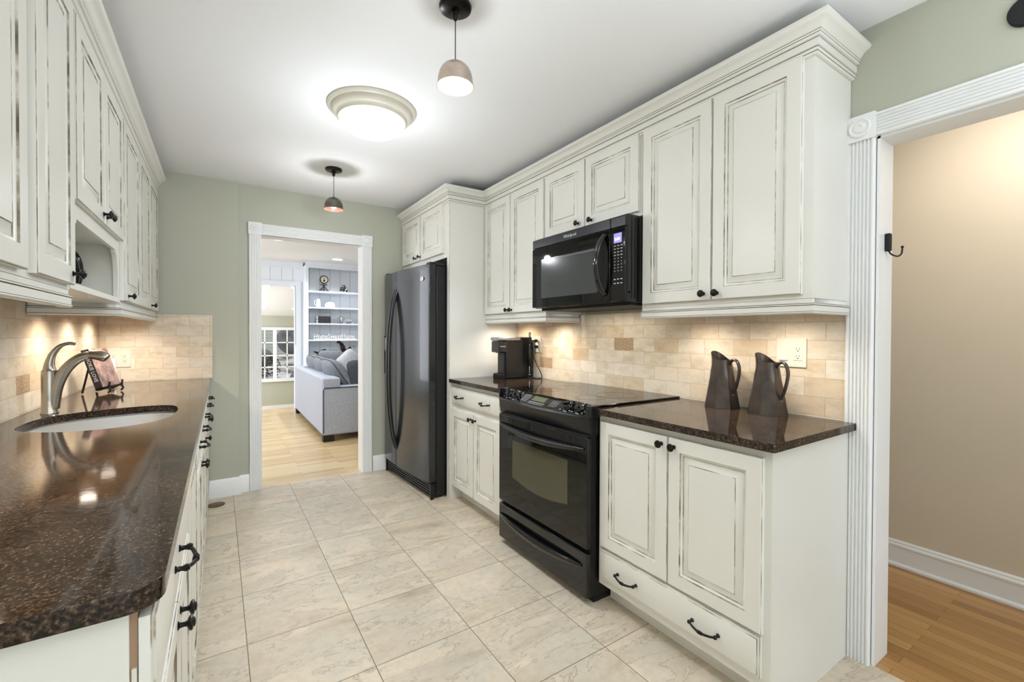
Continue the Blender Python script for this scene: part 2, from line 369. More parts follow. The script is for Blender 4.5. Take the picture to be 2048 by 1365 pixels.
def obj(name, mb, mats, parent=None, bevel=0, seg=2, ang=38, origin=None, smooth=True):
    """One mesh object; the shape is given in world coordinates (in the parent's own frame when it is turned)."""
    if origin is None:
        origin = wl(parent) if parent else Vector((0, 0, 0))
    origin = Vector(origin)
    o = link(name, mb.mesh(name, mats, origin, ang, smooth), parent, origin)
    if bevel:
        b = o.modifiers.new('edge', 'BEVEL'); b.width = bevel; b.segments = seg; b.limit_method = 'ANGLE'; b.angle_limit = math.radians(40)
        try: b.harden_normals = False
        except Exception: pass
    return o
def tag(o, label, cat, group=None):
    o['label'] = label; o['category'] = cat
    if group: o['group'] = group
    return o
def thing(name, label, cat, loc, group=None):
    o = link(name, None, None, loc); return tag(o, label, cat, group)
def single(name, mb, mats, label, cat, group=None, **kw):
    """A thing that is one mesh, with its origin at its base."""
    lo = Vector([min(v[i] for v in mb.v) for i in range(3)]); hi = Vector([max(v[i] for v in mb.v) for i in range(3)])
    return tag(obj(name, mb, mats, None, origin=((lo.x+hi.x)/2, (lo.y+hi.y)/2, lo.z), **kw), label, cat, group)
def struct(name, mb, mats, parent=None, **kw):
    o = obj(name, mb, mats, parent, **kw)
    if parent is None: o['kind'] = 'structure'
    return o
def sroot(name, loc=(0, 0, 0)):
    o = link(name, None, None, loc); o['kind'] = 'structure'; return o
def text(name, s, size, m, parent, mtx, ext=.0004, align='CENTER'):
    """Lettering as a mesh; mtx maps the text plane (x right, y up, z out) into the world."""
    cu = bpy.data.curves.new(name, 'FONT'); cu.body = s; cu.size = size; cu.extrude = ext; cu.align_x = align; cu.align_y = 'CENTER'; cu.resolution_u = 2
    t = bpy.data.objects.new(name+'_src', cu); COL.objects.link(t)
    bpy.context.view_layer.update()
    me = bpy.data.meshes.new_from_object(t.evaluated_get(bpy.context.evaluated_depsgraph_get()))
    bpy.data.objects.remove(t); me.name = name
    for v in me.vertices: v.co = mtx @ v.co-wl(parent)
    me.materials.clear(); me.materials.append(M[m])
    return link(name, me, parent, wl(parent))
def frame(o, x, y):
    x = Vector(x).normalized(); y = Vector(y).normalized(); z = x.cross(y)
    m = Matrix((x, y, z)).transposed().to_4x4(); m.translation = Vector(o); return m
def arc(c, r, a0, a1, n, plane='xz', e=1):
    out = []
    for i in range(n+1):
        t = a0+(a1-a0)*i/n; p, q = r*math.cos(t), r*math.sin(t)*e
        out.append({'xz': (c[0]+p, c[1], c[2]+q), 'yz': (c[0], c[1]+p, c[2]+q), 'xy': (c[0]+p, c[1]+q, c[2])}[plane])
    return out
def bez(p, n=16):
    """Smooth curve through points (Catmull-Rom)."""
    p = [Vector(q) for q in p]; out = []
    for i in range(len(p)-1):
        a = p[max(i-1, 0)]; b = p[i]; c = p[i+1]; d = p[min(i+2, len(p)-1)]
        for j in range(n):
            t = j/n; out.append(.5*((2*b)+(c-a)*t+(2*a-5*b+4*c-d)*t*t+(3*b-a-3*c+d)*t**3))
    out.append(p[-1]); return out

# ------------------------------------------------------------------ room shell
XL, XR, YB, YBL, ZC, XJ = -.70, 2.06, 4.075, 4.045, 2.421, .113
struct('floor', MB().box(-.85, 2.065, -2.6, 4.11, -.06, 0), 'tile')
struct('floor_hall', MB().box(2.065, 3.2, -1.6, 1.7, -.06, -.001), 'oak')
struct('floor_living', MB().box(-2.2, 4.2, 4.11, 8.29, -.06, -.001), 'oakpale')
struct('ceiling', MB().box(-.85, 2.2, -2.6, 4.19, ZC, ZC+.1), 'ceil')
struct('wall_left', MB().box(XL-.12, XL, -2.6, YB+.12, 0, ZC), 'sage')
struct('wall_right', MB().box(XR, XR+.12, .65, YB+.12, 0, ZC).box(XR, XR+.12, -.33, .65, 2.0, ZC).box(XR, XR+.12, -2.6, -.33, 0, ZC), 'sage')
struct('wall_back', MB().box(XL, XJ, YBL, YB+.12, 0, ZC).box(XJ, .268, YB, YB+.12, 0, ZC).box(.268, 1.057, YB, YB+.12, 2.035, ZC).box(1.057, XR, YB, YB+.12, 0, ZC), 'sage')
def baseprof(h, t): return [(0, 0), (t, 0), (t, h-.02), (t*.75, h-.012), (t*.4, h-.004), (t*.25, h), (0, h)]
struct('baseboard_back', MB().sweep(baseprof(.135, .016), [(.182, YB), (XJ, YB), (XJ, YBL), (-.10, YBL)]), 'white')
struct('baseboard_back.001', MB().sweep(baseprof(.135, .016), [(1.36, YB), (1.152, YB)]), 'white')

# fluted door casings with corner blocks
def flute_prof(w, t=.019, n=6):
    """(across, out) outline of a fluted board."""
    p = [(0, 0), (0, t*.8), (.004, t)]; g = w-.016; s = g/n
    for i in range(n):
        a = .008+i*s
        p += [(a+s*.12, t), (a+s*.28, t-.0055), (a+s*.62, t-.0055), (a+s*.80, t)]
    return p+[(w-.004, t), (w, t*.8), (w, 0)]
def rosette(mb, c, out, r, axis):
    pr = [(r, 0), (r, .004), (r*.86, .007), (r*.72, .003), (r*.56, .003), (r*.46, .008), (r*.28, .009), (r*.2, .005), (0, .005)]
    return mb.lathe([(a, z*out) for a, z in pr], c, 28, axis)
t1 = sroot('trim_1', (.66, YB, 0))
def yface(poly, x0): return [(x0+a, YB-b) for a, b in poly]
obj('casing', MB().prism(yface(flute_prof(.086), .184), 2, 0, 2.035), 'white', t1)
obj('casing', MB().prism(yface(flute_prof(.086), 1.057), 2, 0, 2.035), 'white', t1)
obj('head_casing', MB().prism([(YB-b, 2.037+a) for a, b in flute_prof(.088)], 0, .27, 1.057), 'white', t1)
for xb in (.227, 1.1):
    b = MB().box(xb-.0465, xb+.0465, YB-.024, YB, 2.035, 2.13); rosette(b, (xb, YB-.024, 2.0825), -1, .034, 'y'); obj('corner_block', b, 'white', t1)
obj('jamb', MB().box(.256, .270, YB, YB+.125, 0, 2.037), 'white', t1); obj('jamb', MB().box(1.055, 1.069, YB, YB+.125, 0, 2.037), 'white', t1)
obj('head_jamb', MB().box(.256, 1.069, YB, YB+.125, 2.033, 2.05), 'white', t1)
t2 = sroot('trim_2', (XR, .16, 0))
obj('casing', MB().prism([(XR-b, .652+a) for a, b in flute_prof(.088)], 2, 0, 1.995), 'white', t2)
obj('head_casing', MB().prism([(XR-b, 1.999+a) for a, b in flute_prof(.086)], 1, -.33, .652), 'white', t2)
b = MB().box(XR-.025, XR, .649, .746, 1.994, 2.09); rosette(b, (XR-.025, .697, 2.042), -1, .036, 'x'); obj('corner_block', b, 'white', t2)
obj('jamb', MB().box(XR, XR+.13, .640, .653, 0, 2.0), 'white', t2); obj('head_jamb', MB().box(XR, XR+.13, -.33, .653, 1.99, 2.004), 'white', t2)

# the hall beyond the right-hand opening
struct('wall_hall', MB().box(3.075, 3.2, -1.6, 1.7, 0, 2.45).box(2.18, 3.2, 1.58, 1.7, 0, 2.45), 'tan')
struct('ceiling_hall', MB().box(2.18, 3.2, -1.6, 1.7, 2.43, 2.5), 'ceil')
struct('baseboard_hall', MB().sweep([(0, 0), (.024, 0), (.024, .012), (.014, .022), (.014, .105), (.018, .109), (.018, .118), (.011, .124), (.011, .132), (.004, .140), (0, .140)], [(3.075, -1.6), (3.075, 1.58)]), 'white')
light('hall_lamp', 'SPOT', (2.38, .30, 2.22), 26, (1, .95, .90), .12, rot=(0, -math.radians(58), math.radians(12)), spot=2.2, blend=.9)

# ------------------------------------------------------------------ cabinet kit
def door_mb(side, xb, y0, y1, z0, z1, fw=.052, raised=True, th=.019):
    mb = MB()
    if raised:
        rings = [(0, 0, 0), (0, .0155, 0), (.0012, .0172, 1), (.0035, th, 0), (.006, th, 0), (fw, th, 0), (fw+.0025, th-.0045, 1), (fw+.010, th-.008, 0), (fw+.0125, th-.0105, 1),
                 (fw+.020, th-.0095, 0), (fw+.036, th-.0035, 0), (fw+.0385, th-.0015, 1), (fw+.041, th-.0015, 0)]
    else:
        rings = [(0, 0, 0), (0, .0125, 0), (.0012, .0145, 1), (.008, .0150, 0), (.0095, .0178, 1), (.0125, th, 0)]
    o = 0; vs = []; fs = []; ms = []
    for ins, c, m in rings:
        x = xb-c if side == 'R' else xb+c
        vs += [(x, y0+ins, z0+ins), (x, y1-ins, z0+ins), (x, y1-ins, z1-ins), (x, y0+ins, z1-ins)]
    for i in range(len(rings)-1):
        for q in range(4): fs.append((i*4+q, i*4+(q+1) % 4, (i+1)*4+(q+1) % 4, (i+1)*4+q)); ms.append(rings[i+1][2])
    L = (len(rings)-1)*4; fs += [(0, 1, 2, 3), (L, L+1, L+2, L+3)]; ms += [0, 0]
    mb.v = [Vector(v) for v in vs]; mb.f = [list(f) for f in fs]; mb.m = ms
    return mb
KN = MB().lathe([(.0085, 0), (.0085, .002), (.0055, .004), (.0045, .012), (.006, .016), (.0135, .0195), (.0155, .0225), (.0145, .0255), (.0095, .0275), (.0085, .0295), (.005, .031), (0, .0315)], (0, 0, 0), 20, 'x').mesh('knob', 'bronze')
def pull_mesh():
    mb = MB(); h = .051
    for s in (-1, 1):
        mb.lathe([(.0075, 0), (.0075, .002), (.0055, .004), (.0045, .012), (.0065, .016), (.0075, .020), (.005, .0245), (0, .0255)], (0, s*h, 0), 14, 'x')
    pts = bez([(.019, -h, 0), (.026, -h*.7, -.003), (.0315, -h*.25, -.006), (.032, 0, -.0065), (.0315, h*.25, -.006), (.026, h*.7, -.003), (.019, h, 0)], 6)
    rr = [.0036+.0014*(1-abs(i/(len(pts)-1)*2-1)) for i in range(len(pts))]
    mb.tube(pts, rr, 10)
    for y in (-.006, 0, .006): mb.tube([(.032, y-.0015, -.0065), (.032, y+.0015, -.0065)], .0064, 12)
    return mb.mesh('pull', 'bronze')
PL = pull_mesh()
def hw(me, name, side, parent, x, y, z):
    o = link(name, me, parent, (x, y, z))
    if side == 'R': o.rotation_euler = (0, 0, PI)
    return o
def door(root, side, xb, y0, y1, z0, z1, ky=None, kz=None, fw=.052):
    d = obj('door', door_mb(side, xb, y0, y1, z0, z1, fw), ['cream', 'glaze'], root)
    if ky is not None: hw(KN, 'knob', side, d, xb-.0185 if side == 'R' else xb+.0185, ky, kz)
    return d
def drawer(root, side, xb, y0, y1, z0, z1, pulls, pz):
    d = obj('drawer', door_mb(side, xb, y0, y1, z0, z1, raised=False), ['cream', 'glaze'], root)
    for y in pulls: hw(PL, 'pull', side, d, xb-.0185 if side == 'R' else xb+.0185, y, pz)
    return d
RAILP = [(0, 1.331), (.006, 1.331), (.010, 1.335), (.010, 1.338), (.0075, 1.340), (.0075, 1.360), (.010, 1.3625), (.010, 1.366), (.005, 1.369), (0, 1.371), (-.012, 1.371), (-.012, 1.331)]
RAILM = [0, 0, 0, 1, 0, 1, 0, 1, 0, 0, 0, 0]
def rail(root, path): return obj('light_rail', MB().sweep(RAILP, path, mats=RAILM), ['cream', 'bead'], root)

# right-hand wall, lower run
c = thing('base_cabinet', 'cream base cabinet with two doors over one wide bottom drawer, beside the fluted casing', 'cabinet', (1.76, 1.11, 0))
obj('carcass', MB().box(1.470, 2.05, .745, 1.497, .098, .884), 'cream', c)
obj('toe_kick', MB().box(1.548, 2.05, .745, 1.500, 0, .098), 'cream', c)
obj('side_panel', MB().box(1.470, 2.058, .725, .745, 0, .884), 'cream', c)
door(c, 'R', 1.470, 1.112, 1.476, .283, .857, 1.138, .824); door(c, 'R', 1.470, .748, 1.106, .283, .857, 1.080, .822)
drawer(c, 'R', 1.470, .752, 1.476, .136, .272, (1.312, .944), .200)
c = thing('base_cabinet', 'cream base cabinet between the black fridge and the black range, drawer over two doors', 'cabinet', (1.76, 2.68, 0))
obj('carcass', MB().box(1.470, 2.05, 2.31, 3.056, .098, .884), 'cream', c); obj('toe_kick', MB().box(1.548, 2.05, 2.31, 3.056, 0, .098), 'cream', c)
door(c, 'R', 1.470, 2.702, 3.050, .112, .692, 2.735, .656); door(c, 'R', 1.470, 2.345, 2.697, .112, .692, 2.668, .656)
drawer(c, 'R', 1.470, 2.350, 3.045, .729, .856, (2.905, 2.53), .790)

# right-hand wall, upper run
ZU = 2.30
c = thing('upper_cabinet', 'tall two-door cream wall cabinet at the near end, beside the doorway casing', 'cabinet', (1.91, 1.115, 1.385))
obj('carcass', MB().box(1.7563, 2.058, .735, 1.497, 1.385, ZU).box(1.7563, 1.775, .735, 1.497, 1.350, 1.386).box(1.775, 2.04, .735, .752, 1.350, 1.386), 'cream', c); obj('underside_panel', MB().box(1.776, 2.048, .753, 1.49, 1.380, 1.3849), 'wood_under', c)
door(c, 'R', 1.7563, 1.119, 1.484, 1.402, 2.256, 1.150, 1.430); door(c, 'R', 1.7563, .768, 1.112, 1.402, 2.256, 1.088, 1.429)
rail(c, [(2.04, .735-.001), (1.7563, .735-.001), (1.7563, 1.497)])
c = thing('upper_cabinet', 'short two-door cream wall cabinet above the microwave', 'cabinet', (1.91, 1.89, 1.845))
obj('carcass', MB().box(1.7563, 2.058, 1.4995, 2.281, 1.848, ZU), 'cream', c)
door(c, 'R', 1.7563, 1.904, 2.274, 1.868, 2.256, 1.955, 1.897); door(c, 'R', 1.7563, 1.512, 1.897, 1.868, 2.256, 1.846, 1.894)
c = thing('upper_cabinet', 'tall two-door cream wall cabinet between the fridge panel and the microwave', 'cabinet', (1.91, 2.67, 1.385))
obj('carcass', MB().box(1.7563, 2.058, 2.2835, 3.058, 1.385, ZU).box(1.7563, 1.775, 2.2835, 3.058, 1.350, 1.386).box(1.775, 2.04, 2.2835, 2.30, 1.350, 1.386), 'cream', c); obj('underside_panel', MB().box(1.776, 2.048, 2.301, 3.05, 1.380, 1.3849), 'wood_under', c)
door(c, 'R', 1.7563, 2.688, 3.050, 1.404, 2.258, 2.716, 1.427); door(c, 'R', 1.7563, 2.290, 2.680, 1.404, 2.258, 2.660, 1.426)
rail(c, [(2.04, 2.2825), (1.7563, 2.2825), (1.7563, 3.05)])
c = thing('fridge_cabinet', 'cream cabinet over the fridge with two small doors and a full-height side panel', 'cabinet', (1.75, 3.56, 0))
obj('side_panel', MB().box(1.460, 2.058, 3.060, 3.078, 0, ZU), 'cream', c)
obj('stile', MB().box(1.440, 1.460, 3.060, 3.104, 0, ZU).box(1.4395, 1.441, 3.0595, 3.0615, 0, ZU, 1), ['cream', 'glaze'], c)
obj('carcass', MB().box(1.440, 2.058, 3.104, 4.066, 1.835, ZU), 'cream', c)
door(c, 'R', 1.440, 3.612, 4.048, 1.876, 2.260, 3.700, 1.905); door(c, 'R', 1.440, 3.150, 3.588, 1.872, 2.260, 3.606, 1.908)
CRP = [(0, 2.243), (.008, 2.244), (.012, 2.250), (.0125, 2.2525), (.014, 2.254), (.014, 2.263), (.0135, 2.266), (.018, 2.268), (.0185, 2.292), (.0175, 2.295), (.024, 2.297), (.026, 2.304),
       (.0255, 2.3065), (.028, 2.308), (.029, 2.312), (.0285, 2.3145), (.031, 2.317), (.034, 2.3225), (.041, 2.331), (.051, 2.338), (.058, 2.341), (.060, 2.344), (.063, 2.347), (.063, 2.356), (0, 2.356)]
CRM = [0, 0, 1, 0, 0, 1, 0, 0, 1, 0, 0, 1, 0, 0, 1, 0, 0, 0, 0, 0, 0, 0, 0, 0, 0]
single('crown_molding', MB().sweep(CRP, [(XR-.001, .7345), (1.7558, .7345), (1.7558, 3.0595), (1.4395, 3.0595), (1.4395, YB-.002)], mats=CRM), ['cream', 'bead'],
       'stepped cream crown molding along the top of the wall cabinets above range and fridge', 'molding')

# counters
def counter(name, poly, z0, z1, label, hole=None):
    bm = bmesh.new()
    vs = [bm.verts.new((x, y, z1)) for x, y in poly]; es = [bm.edges.new((vs[i], vs[(i+1) % len(vs)])) for i in range(len(vs))]
    if hole:
        hv = [bm.verts.new((x, y, z1)) for x, y in hole]; es += [bm.edges.new((hv[i], hv[(i+1) % len(hv)])) for i in range(len(hv))]
    bmesh.ops.triangle_fill(bm, use_beauty=True, edges=es)
    ret = bmesh.ops.extrude_face_region(bm, geom=list(bm.faces))
    bmesh.ops.translate(bm, verts=[g for g in ret['geom'] if isinstance(g, bmesh.types.BMVert)], vec=(0, 0, z0-z1))
    bm.verts.index_update(); mb = MB(); mb.v = [v.co.copy() for v in bm.verts]; mb.f = [[v.index for v in f.verts] for f in bm.faces]; mb.m = [0]*len(mb.f); bm.free()
    return single(name, mb, 'granite', label, 'countertop', bevel=.006, seg=3)
def rounded(x0, x1, y0, y1, r, which):
    out = []
    for k, (cx, cy, a) in enumerate(((x1-r, y0+r, -PI/2), (x1-r, y1-r, 0), (x0+r, y1-r, PI/2), (x0+r, y0+r, PI))):
        if k in which: out += [(cx+r*math.cos(a+i*PI/16), cy+r*math.sin(a+i*PI/16)) for i in range(9)]
        else: out.append([(x1, y0), (x1, y1), (x0, y1), (x0, y0)][k])
    return out
counter('countertop', rounded(1.433, 2.058, .7014, 1.487, .012, (3,)), .886, .914, 'black-brown granite counter beside the doorway casing, two dark pitchers standing on it')
counter('countertop', rounded(1.433, 2.058, 2.292, 3.058, .01, ()), .886, .914, 'short black-brown granite counter between range and fridge panel, coffee maker on it')
SINK = [(-.611, 2.273), (-.614, 2.357), (-.605, 2.445), (-.580, 2.517), (-.532, 2.572), (-.461, 2.613), (-.366, 2.641), (-.285, 2.652), (-.225, 2.640), (-.185, 2.600), (-.168, 2.530),
        (-.162, 2.423), (-.172, 2.290), (-.200, 2.205), (-.250, 2.145), (-.315, 2.108), (-.390, 2.098), (-.464, 2.115), (-.540, 2.160), (-.590, 2.215)]
def smooth_loop(p, n=3):
    p = [Vector((x, y, 0)) for x, y in p]; N = len(p); out = []
    for i in range(N):
        a, b, c_, d = p[i-1], p[i], p[(i+1) % N], p[(i+2) % N]
        for j in range(n):
            t = j/n; q = .5*((2*b)+(c_-a)*t+(2*a-5*b+4*c_-d)*t*t+(3*b-a-3*c_+d)*t**3); out.append((q.x, q.y))
    return out
SK = smooth_loop(SINK)
counter('countertop', rounded(XL+.002, -.0675, .759, YBL-.004, .045, (0,)), .884, .914, 'long black-brown granite counter with the undermount sink along the left wall', SK)
cx, cy = -.39, 2.38
mb = MB(); rr = [(1.03, .8835), (1.03, .880), (1.0, .876), (.985, .74), (.93, .712), (.5, .704), (.09, .702)]
N = len(SK)
for k, z in rr: mb.v += [Vector((cx+(x-cx)*k, cy+(y-cy)*k, z)) for x, y in SK]
for j in range(len(rr)-1):
    for i in range(N): mb.f.append([j*N+i, j*N+(i+1) % N, (j+1)*N+(i+1) % N, (j+1)*N+i]); mb.m.append(0)
mb.f.append([(len(rr)-1)*N+i for i in range(N)]); mb.m.append(0)
sk = thing('sink', 'stainless steel undermount sink with a rounded bowl below the granite', 'sink', (cx, cy, .70))
so = obj('bowl', mb, 'steel', sk); so.modifiers.new('gauge', 'SOLIDIFY').thickness = .0015
obj('drain', MB().lathe([(.045, .703), (.045, .706), (.03, .7055), (.028, .703), (0, .703)], (cx, cy, 0), 24), 'chrome', sk)

# backsplashes (structure: tiled wall surface)
struct('trim_3', MB().box(XR-.009, XR-.001, .7405, 3.058, .9145, 1.382), 'travY')
struct('trim_4', MB().box(XL+.001, XL+.009, .76, YBL-.001, .9145, 1.382), 'travY')
t5 = MB().box(XL+.009, -.064, YBL-.009, YBL-.001, .9145, 1.376); t5.box(XL+.009, -.057, YBL-.013, YBL-.001, 1.376, 1.387).box(-.068, -.057, YBL-.013, YBL-.001, .9145, 1.376)
struct('trim_5', t5, 'travX')

# left-hand wall, lower run
FB = -.104
def lbase(label, y0, y1, hollow=False):
    c = thing('base_cabinet', label, 'cabinet', ((XL+FB)/2, (y0+y1)/2, 0))
    cb = MB().box(XL+.003, FB, y0, y1, .098, .884)
    if hollow:      # open under the sink cut-out
        cb = MB().box(XL+.003, FB, y0, y1, .098, .118).box(XL+.003, XL+.015, y0, y1, .118, .884).box(FB-.02, FB, y0, y1, .118, .884).box(XL+.015, FB-.02, y0, y0+.018, .118, .884).box(XL+.015, FB-.02, y1-.018, y1, .118, .884)
    obj('carcass', cb, 'cream', c); obj('toe_kick', MB().box(XL+.003, FB-.075, y0+.001, y1-.001, 0, .098), 'cream', c)
    return c
DX = -.0955
c = lbase('cream base cabinet under the near rounded corner of the long granite counter', .793, 1.55)
obj('side_panel', MB().box(XL+.003, FB-.001, .775, .793, 0, .884), 'cream', c)
s_ = MB().box(FB-.001, DX-.001, .781, .795, .10, .884)
obj('edge_strip', s_, 'strip', c)
obj('bumper', MB().box(FB+.001, DX-.002, .778, .7815, .780, .800), 'ivory', c)
obj('bumper', MB().box(FB+.001, DX-.002, .778, .7815, .725, .745), 'ivory', c); obj('bumper', MB().box(FB+.001, DX-.002, .778, .7815, .66, .68), 'ivory', c)
door(c, 'L', DX, .778, 1.158, .112, .690, 1.128, .655); door(c, 'L', DX, 1.164, 1.545, .112, .690, 1.190, .655)
drawer(c, 'L', DX, .778, 1.545, .722, .868, (1.12,), .797)
c = lbase('cream base cabinet in the left run with one wide plain door, second from the camera', 1.562, 2.04); door(c, 'L', DX, 1.568, 2.034, .112, .868)
c = lbase('cream sink base cabinet in the left run, below the stainless sink', 2.05, 2.85, True)
obj('false_front', door_mb('L', DX, 2.056, 2.446, .722, .868, raised=False), ['cream', 'glaze'], c)
obj('false_front', door_mb('L', DX, 2.452, 2.844, .722, .868, raised=False), ['cream', 'glaze'], c)
for ch, y in zip([o for o in c.children if o.name.startswith('false')], (2.25, 2.62)): hw(PL, 'pull', 'L', ch, DX+.0185, y, .79)
door(c, 'L', DX, 2.056, 2.446, .112, .690, 2.42, .66); door(c, 'L', DX, 2.452, 2.844, .112, .690, 2.478, .66)
c = lbase('narrow cream base cabinet just past the sink in the left run', 2.86, 3.34); door(c, 'L', DX, 2.866, 3.334, .112, .690, 3.03, .66); drawer(c, 'L', DX, 2.866, 3.334, .722, .868, (3.02,), .79)
c = lbase('cream base cabinet at the far end of the left run, against the sage wall', 3.35, YBL-.022); door(c, 'L', DX, 3.356, 3.684, .112, .690, 3.66, .66); door(c, 'L', DX, 3.69, 4.017, .112, .690, 3.715, .66)
drawer(c, 'L', DX, 3.356, 4.017, .722, .868, (3.45, 3.83), .79)

# left-hand wall, upper run
FU = -.390
c = thing('upper_cabinet', 'tall cream wall cabinet nearest the camera above the left counter', 'cabinet', (-.55, 1.33, 1.385))
obj('carcass', MB().box(XL+.003, FU, .775, 1.888, 1.385, ZU).box(FU-.018, FU, .775, 1.876, 1.350, 1.386), 'cream', c); obj('underside_panel', MB().box(XL+.011, FU-.019, .78, 1.885, 1.379, 1.3849), 'wood_under', c)
door(c, 'L', FU, .80, 1.128, 1.400, 2.248); door(c, 'L', FU, 1.136, 1.472, 1.400, 2.248); door(c, 'L', FU, 1.540, 1.868, 1.400, 2.248, 1.838, 1.432)
rail(c, [(FU, 1.875), (FU, .775)])
c = thing('upper_cabinet', 'short cream wall cabinet above the sink with an open arched niche and shelf below', 'cabinet', (-.55, 2.295, 1.385))
obj('carcass', MB().box(XL+.003, FU, 1.8895, 2.690, 1.648, ZU), 'cream', c)
door(c, 'L', FU, 1.902, 2.288, 1.672, 2.248, 2.262, 1.705); door(c, 'L', FU, 2.294, 2.680, 1.672, 2.248, 2.322, 1.705)
obj('back_panel', MB().box(XL+.003, XL+.012, 1.8895, 2.690, 1.41, 1.648), 'shelfin', c)
obj('shelf', MB().box(XL+.003, FU+.002, 1.8895, 2.690, 1.392, 1.412), 'cream', c)
def bracket(y0, y1):
    p = [(XL+.004, 1.412), (FU-.10, 1.412)]
    p += [(FU-.10+.085*math.sin(t*PI/16)**1.6*1.0, 1.412+.236*(t/8)) for t in range(1, 9)]
    p += [(XL+.004, 1.648)]
    return MB().prism([(x, z) for x, z in p], 1, y0, y1)
obj('side_bracket', MB().box(XL+.004, FU-.012, 1.8895, 1.908, 1.412, 1.648), 'cream', c)
obj('side_bracket', MB().box(XL+.004, FU-.012, 2.672, 2.690, 1.412, 1.648), 'cream', c)
# arched valance across the niche opening
ya, yb2 = 1.8895, 2.690
pts = [(ya, 1.648), (ya, 1.412), (ya+.030, 1.412)]
for i in range(9): t = i/8; pts.append((ya+.030+.055*(1-math.cos(t*PI/2)), 1.46+.150*math.sin(t*PI/2)))
pts += [(ya+.085, 1.622), (yb2-.085, 1.622)]
for i in range(9): t = 1-i/8; pts.append((yb2-.030-.055*(1-math.cos(t*PI/2)), 1.46+.150*math.sin(t*PI/2)))
pts += [(yb2-.030, 1.412), (yb2, 1.412), (yb2, 1.648)]
obj('arched_valance', MB().prism(pts, 0, FU-.016, FU), 'cream', c)
c = thing('upper_cabinet', 'tall three-door cream wall cabinet at the far end of the left run', 'cabinet', (-.55, 3.38, 1.385))
obj('carcass', MB().box(XL+.003, FU, 2.705, YBL-.012, 1.385, ZU).box(FU-.018, FU, 2.705, YBL-.012, 1.350, 1.386).box(XL+.012, FU-.018, 2.705, 2.722, 1.350, 1.386), 'cream', c); obj('underside_panel', MB().box(XL+.012, FU-.019, 2.723, YBL-.014, 1.379, 1.3849), 'wood_under', c)
door(c, 'L', FU, 2.712, 3.165, 1.404, 2.248, 2.79, 1.430, .05); door(c, 'L', FU, 3.185, 3.590, 1.404, 2.248, None, None, .05); door(c, 'L', FU, 3.598, 4.010, 1.404, 2.248, 3.630, 1.428, .05)
rail(c, [(FU, YBL-.014), (FU, 2.704), (XL+.012, 2.704)])
single('crown_molding', MB().sweep(CRP, [(FU+.0005, YBL-.002), (FU+.0005, .70)], mats=CRM), ['cream', 'bead'], 'stepped cream crown molding along the top of the left wall cabinets', 'molding')
mb = MB().lathe([(.050, 1.412), (.052, 1.418), (.02, 1.426), (.009, 1.44), (.008, 1.50), (0, 1.505)], (-.56, 2.60, 0), 20)
mb.tube(bez([(-.56, 2.60, 1.495), (-.575, 2.595, 1.55), (-.570, 2.60, 1.60), (-.545, 2.61, 1.605), (-.520, 2.615, 1.575), (-.508, 2.62, 1.52), (-.512, 2.62, 1.465)], 8), [.009+.008*math.sin(i/48*PI) for i in range(49)], 12)
single('ornament', mb, 'black', 'black curved ornament standing in the open niche above the sink', 'ornament')

# ------------------------------------------------------------------ range
r = thing('range', 'black slide-in electric range with curved control panel and oven door', 'stove', (1.70, 1.885, 0))
Y0, Y1, YM = 1.502, 2.288, 1.893
def bulge(y, a): t = (y-YM)/((Y1-Y0)/2); return a*(1-t*t)
obj('body', MB().box(1.425, 2.045, Y0+.008, Y1-.012, .03, .900), 'blacksat', r)
obj('cooktop', MB().box(1.452, 2.048, 1.4885, 2.2905, .9145, .9245), 'glass_black', r, bevel=.003)
for (x, y, R) in ((1.78, 1.69, .115), (1.78, 2.10, .085), (1.60, 1.70, .08), (1.60, 2.10, .105)):
    rg = MB()
    for q in (R, R*.97): pass
    rg.tube([(x+R*math.cos(2*PI*q/64), y+R*math.sin(2*PI*q/64), .9244) for q in range(64)], .0006, 6, True); obj('burner_ring', rg, 'ring', r)
n = 24
def panel_sections(prof):
    """prof(y) -> list of (x,z); sweeps along Y."""
    mb = MB(); k = None
    for i in range(n+1):
        y = Y0+(Y1-Y0)*i/n; p = prof(y); k = len(p); mb.v += [Vector((x, y, z)) for x, z in p]
    for i in range(n):
        for j in range(k): mb.f.append([i*k+j, i*k+(j+1) % k, (i+1)*k+(j+1) % k, (i+1)*k+j]); mb.m.append(0)
    mb.f.append(list(range(k))); mb.f.append([n*k+j for j in range(k)]); mb.m += [0, 0]
    return mb
def slope(y, s):
    """Point on the sloped control face, s from 0 (cooktop edge) to 1 (front lip)."""
    xf = 1.412-bulge(y, .032); return (1.455+(xf-1.455)*s, .9215+(.874-.9215)*s)
obj('control_panel', panel_sections(lambda y: [(1.47, .9215), slope(y, 0), slope(y, 1), (1.470, .868)]), 'glass_black', r)
obj('front_fascia', panel_sections(lambda y: [(1.47, .866), (1.408-bulge(y, .036), .874), (1.405-bulge(y, .040), .866), (1.408-bulge(y, .036), .848), (1.414-bulge(y, .008), .806), (1.416, .786), (1.47, .786)]), 'blacksat', r)
obj('end_cap', MB().box(1.405, 1.47, 1.4885, Y0+.012, .872, .9255), 'blacksat', r, bevel=.003)
obj('end_cap', MB().box(1.405, 1.47, Y1-.010, 2.290, .872, .9255), 'blacksat', r, bevel=.003)
nrm = Vector((-(.9215-.874), 0, .046)).normalized()   # normal of the sloped face
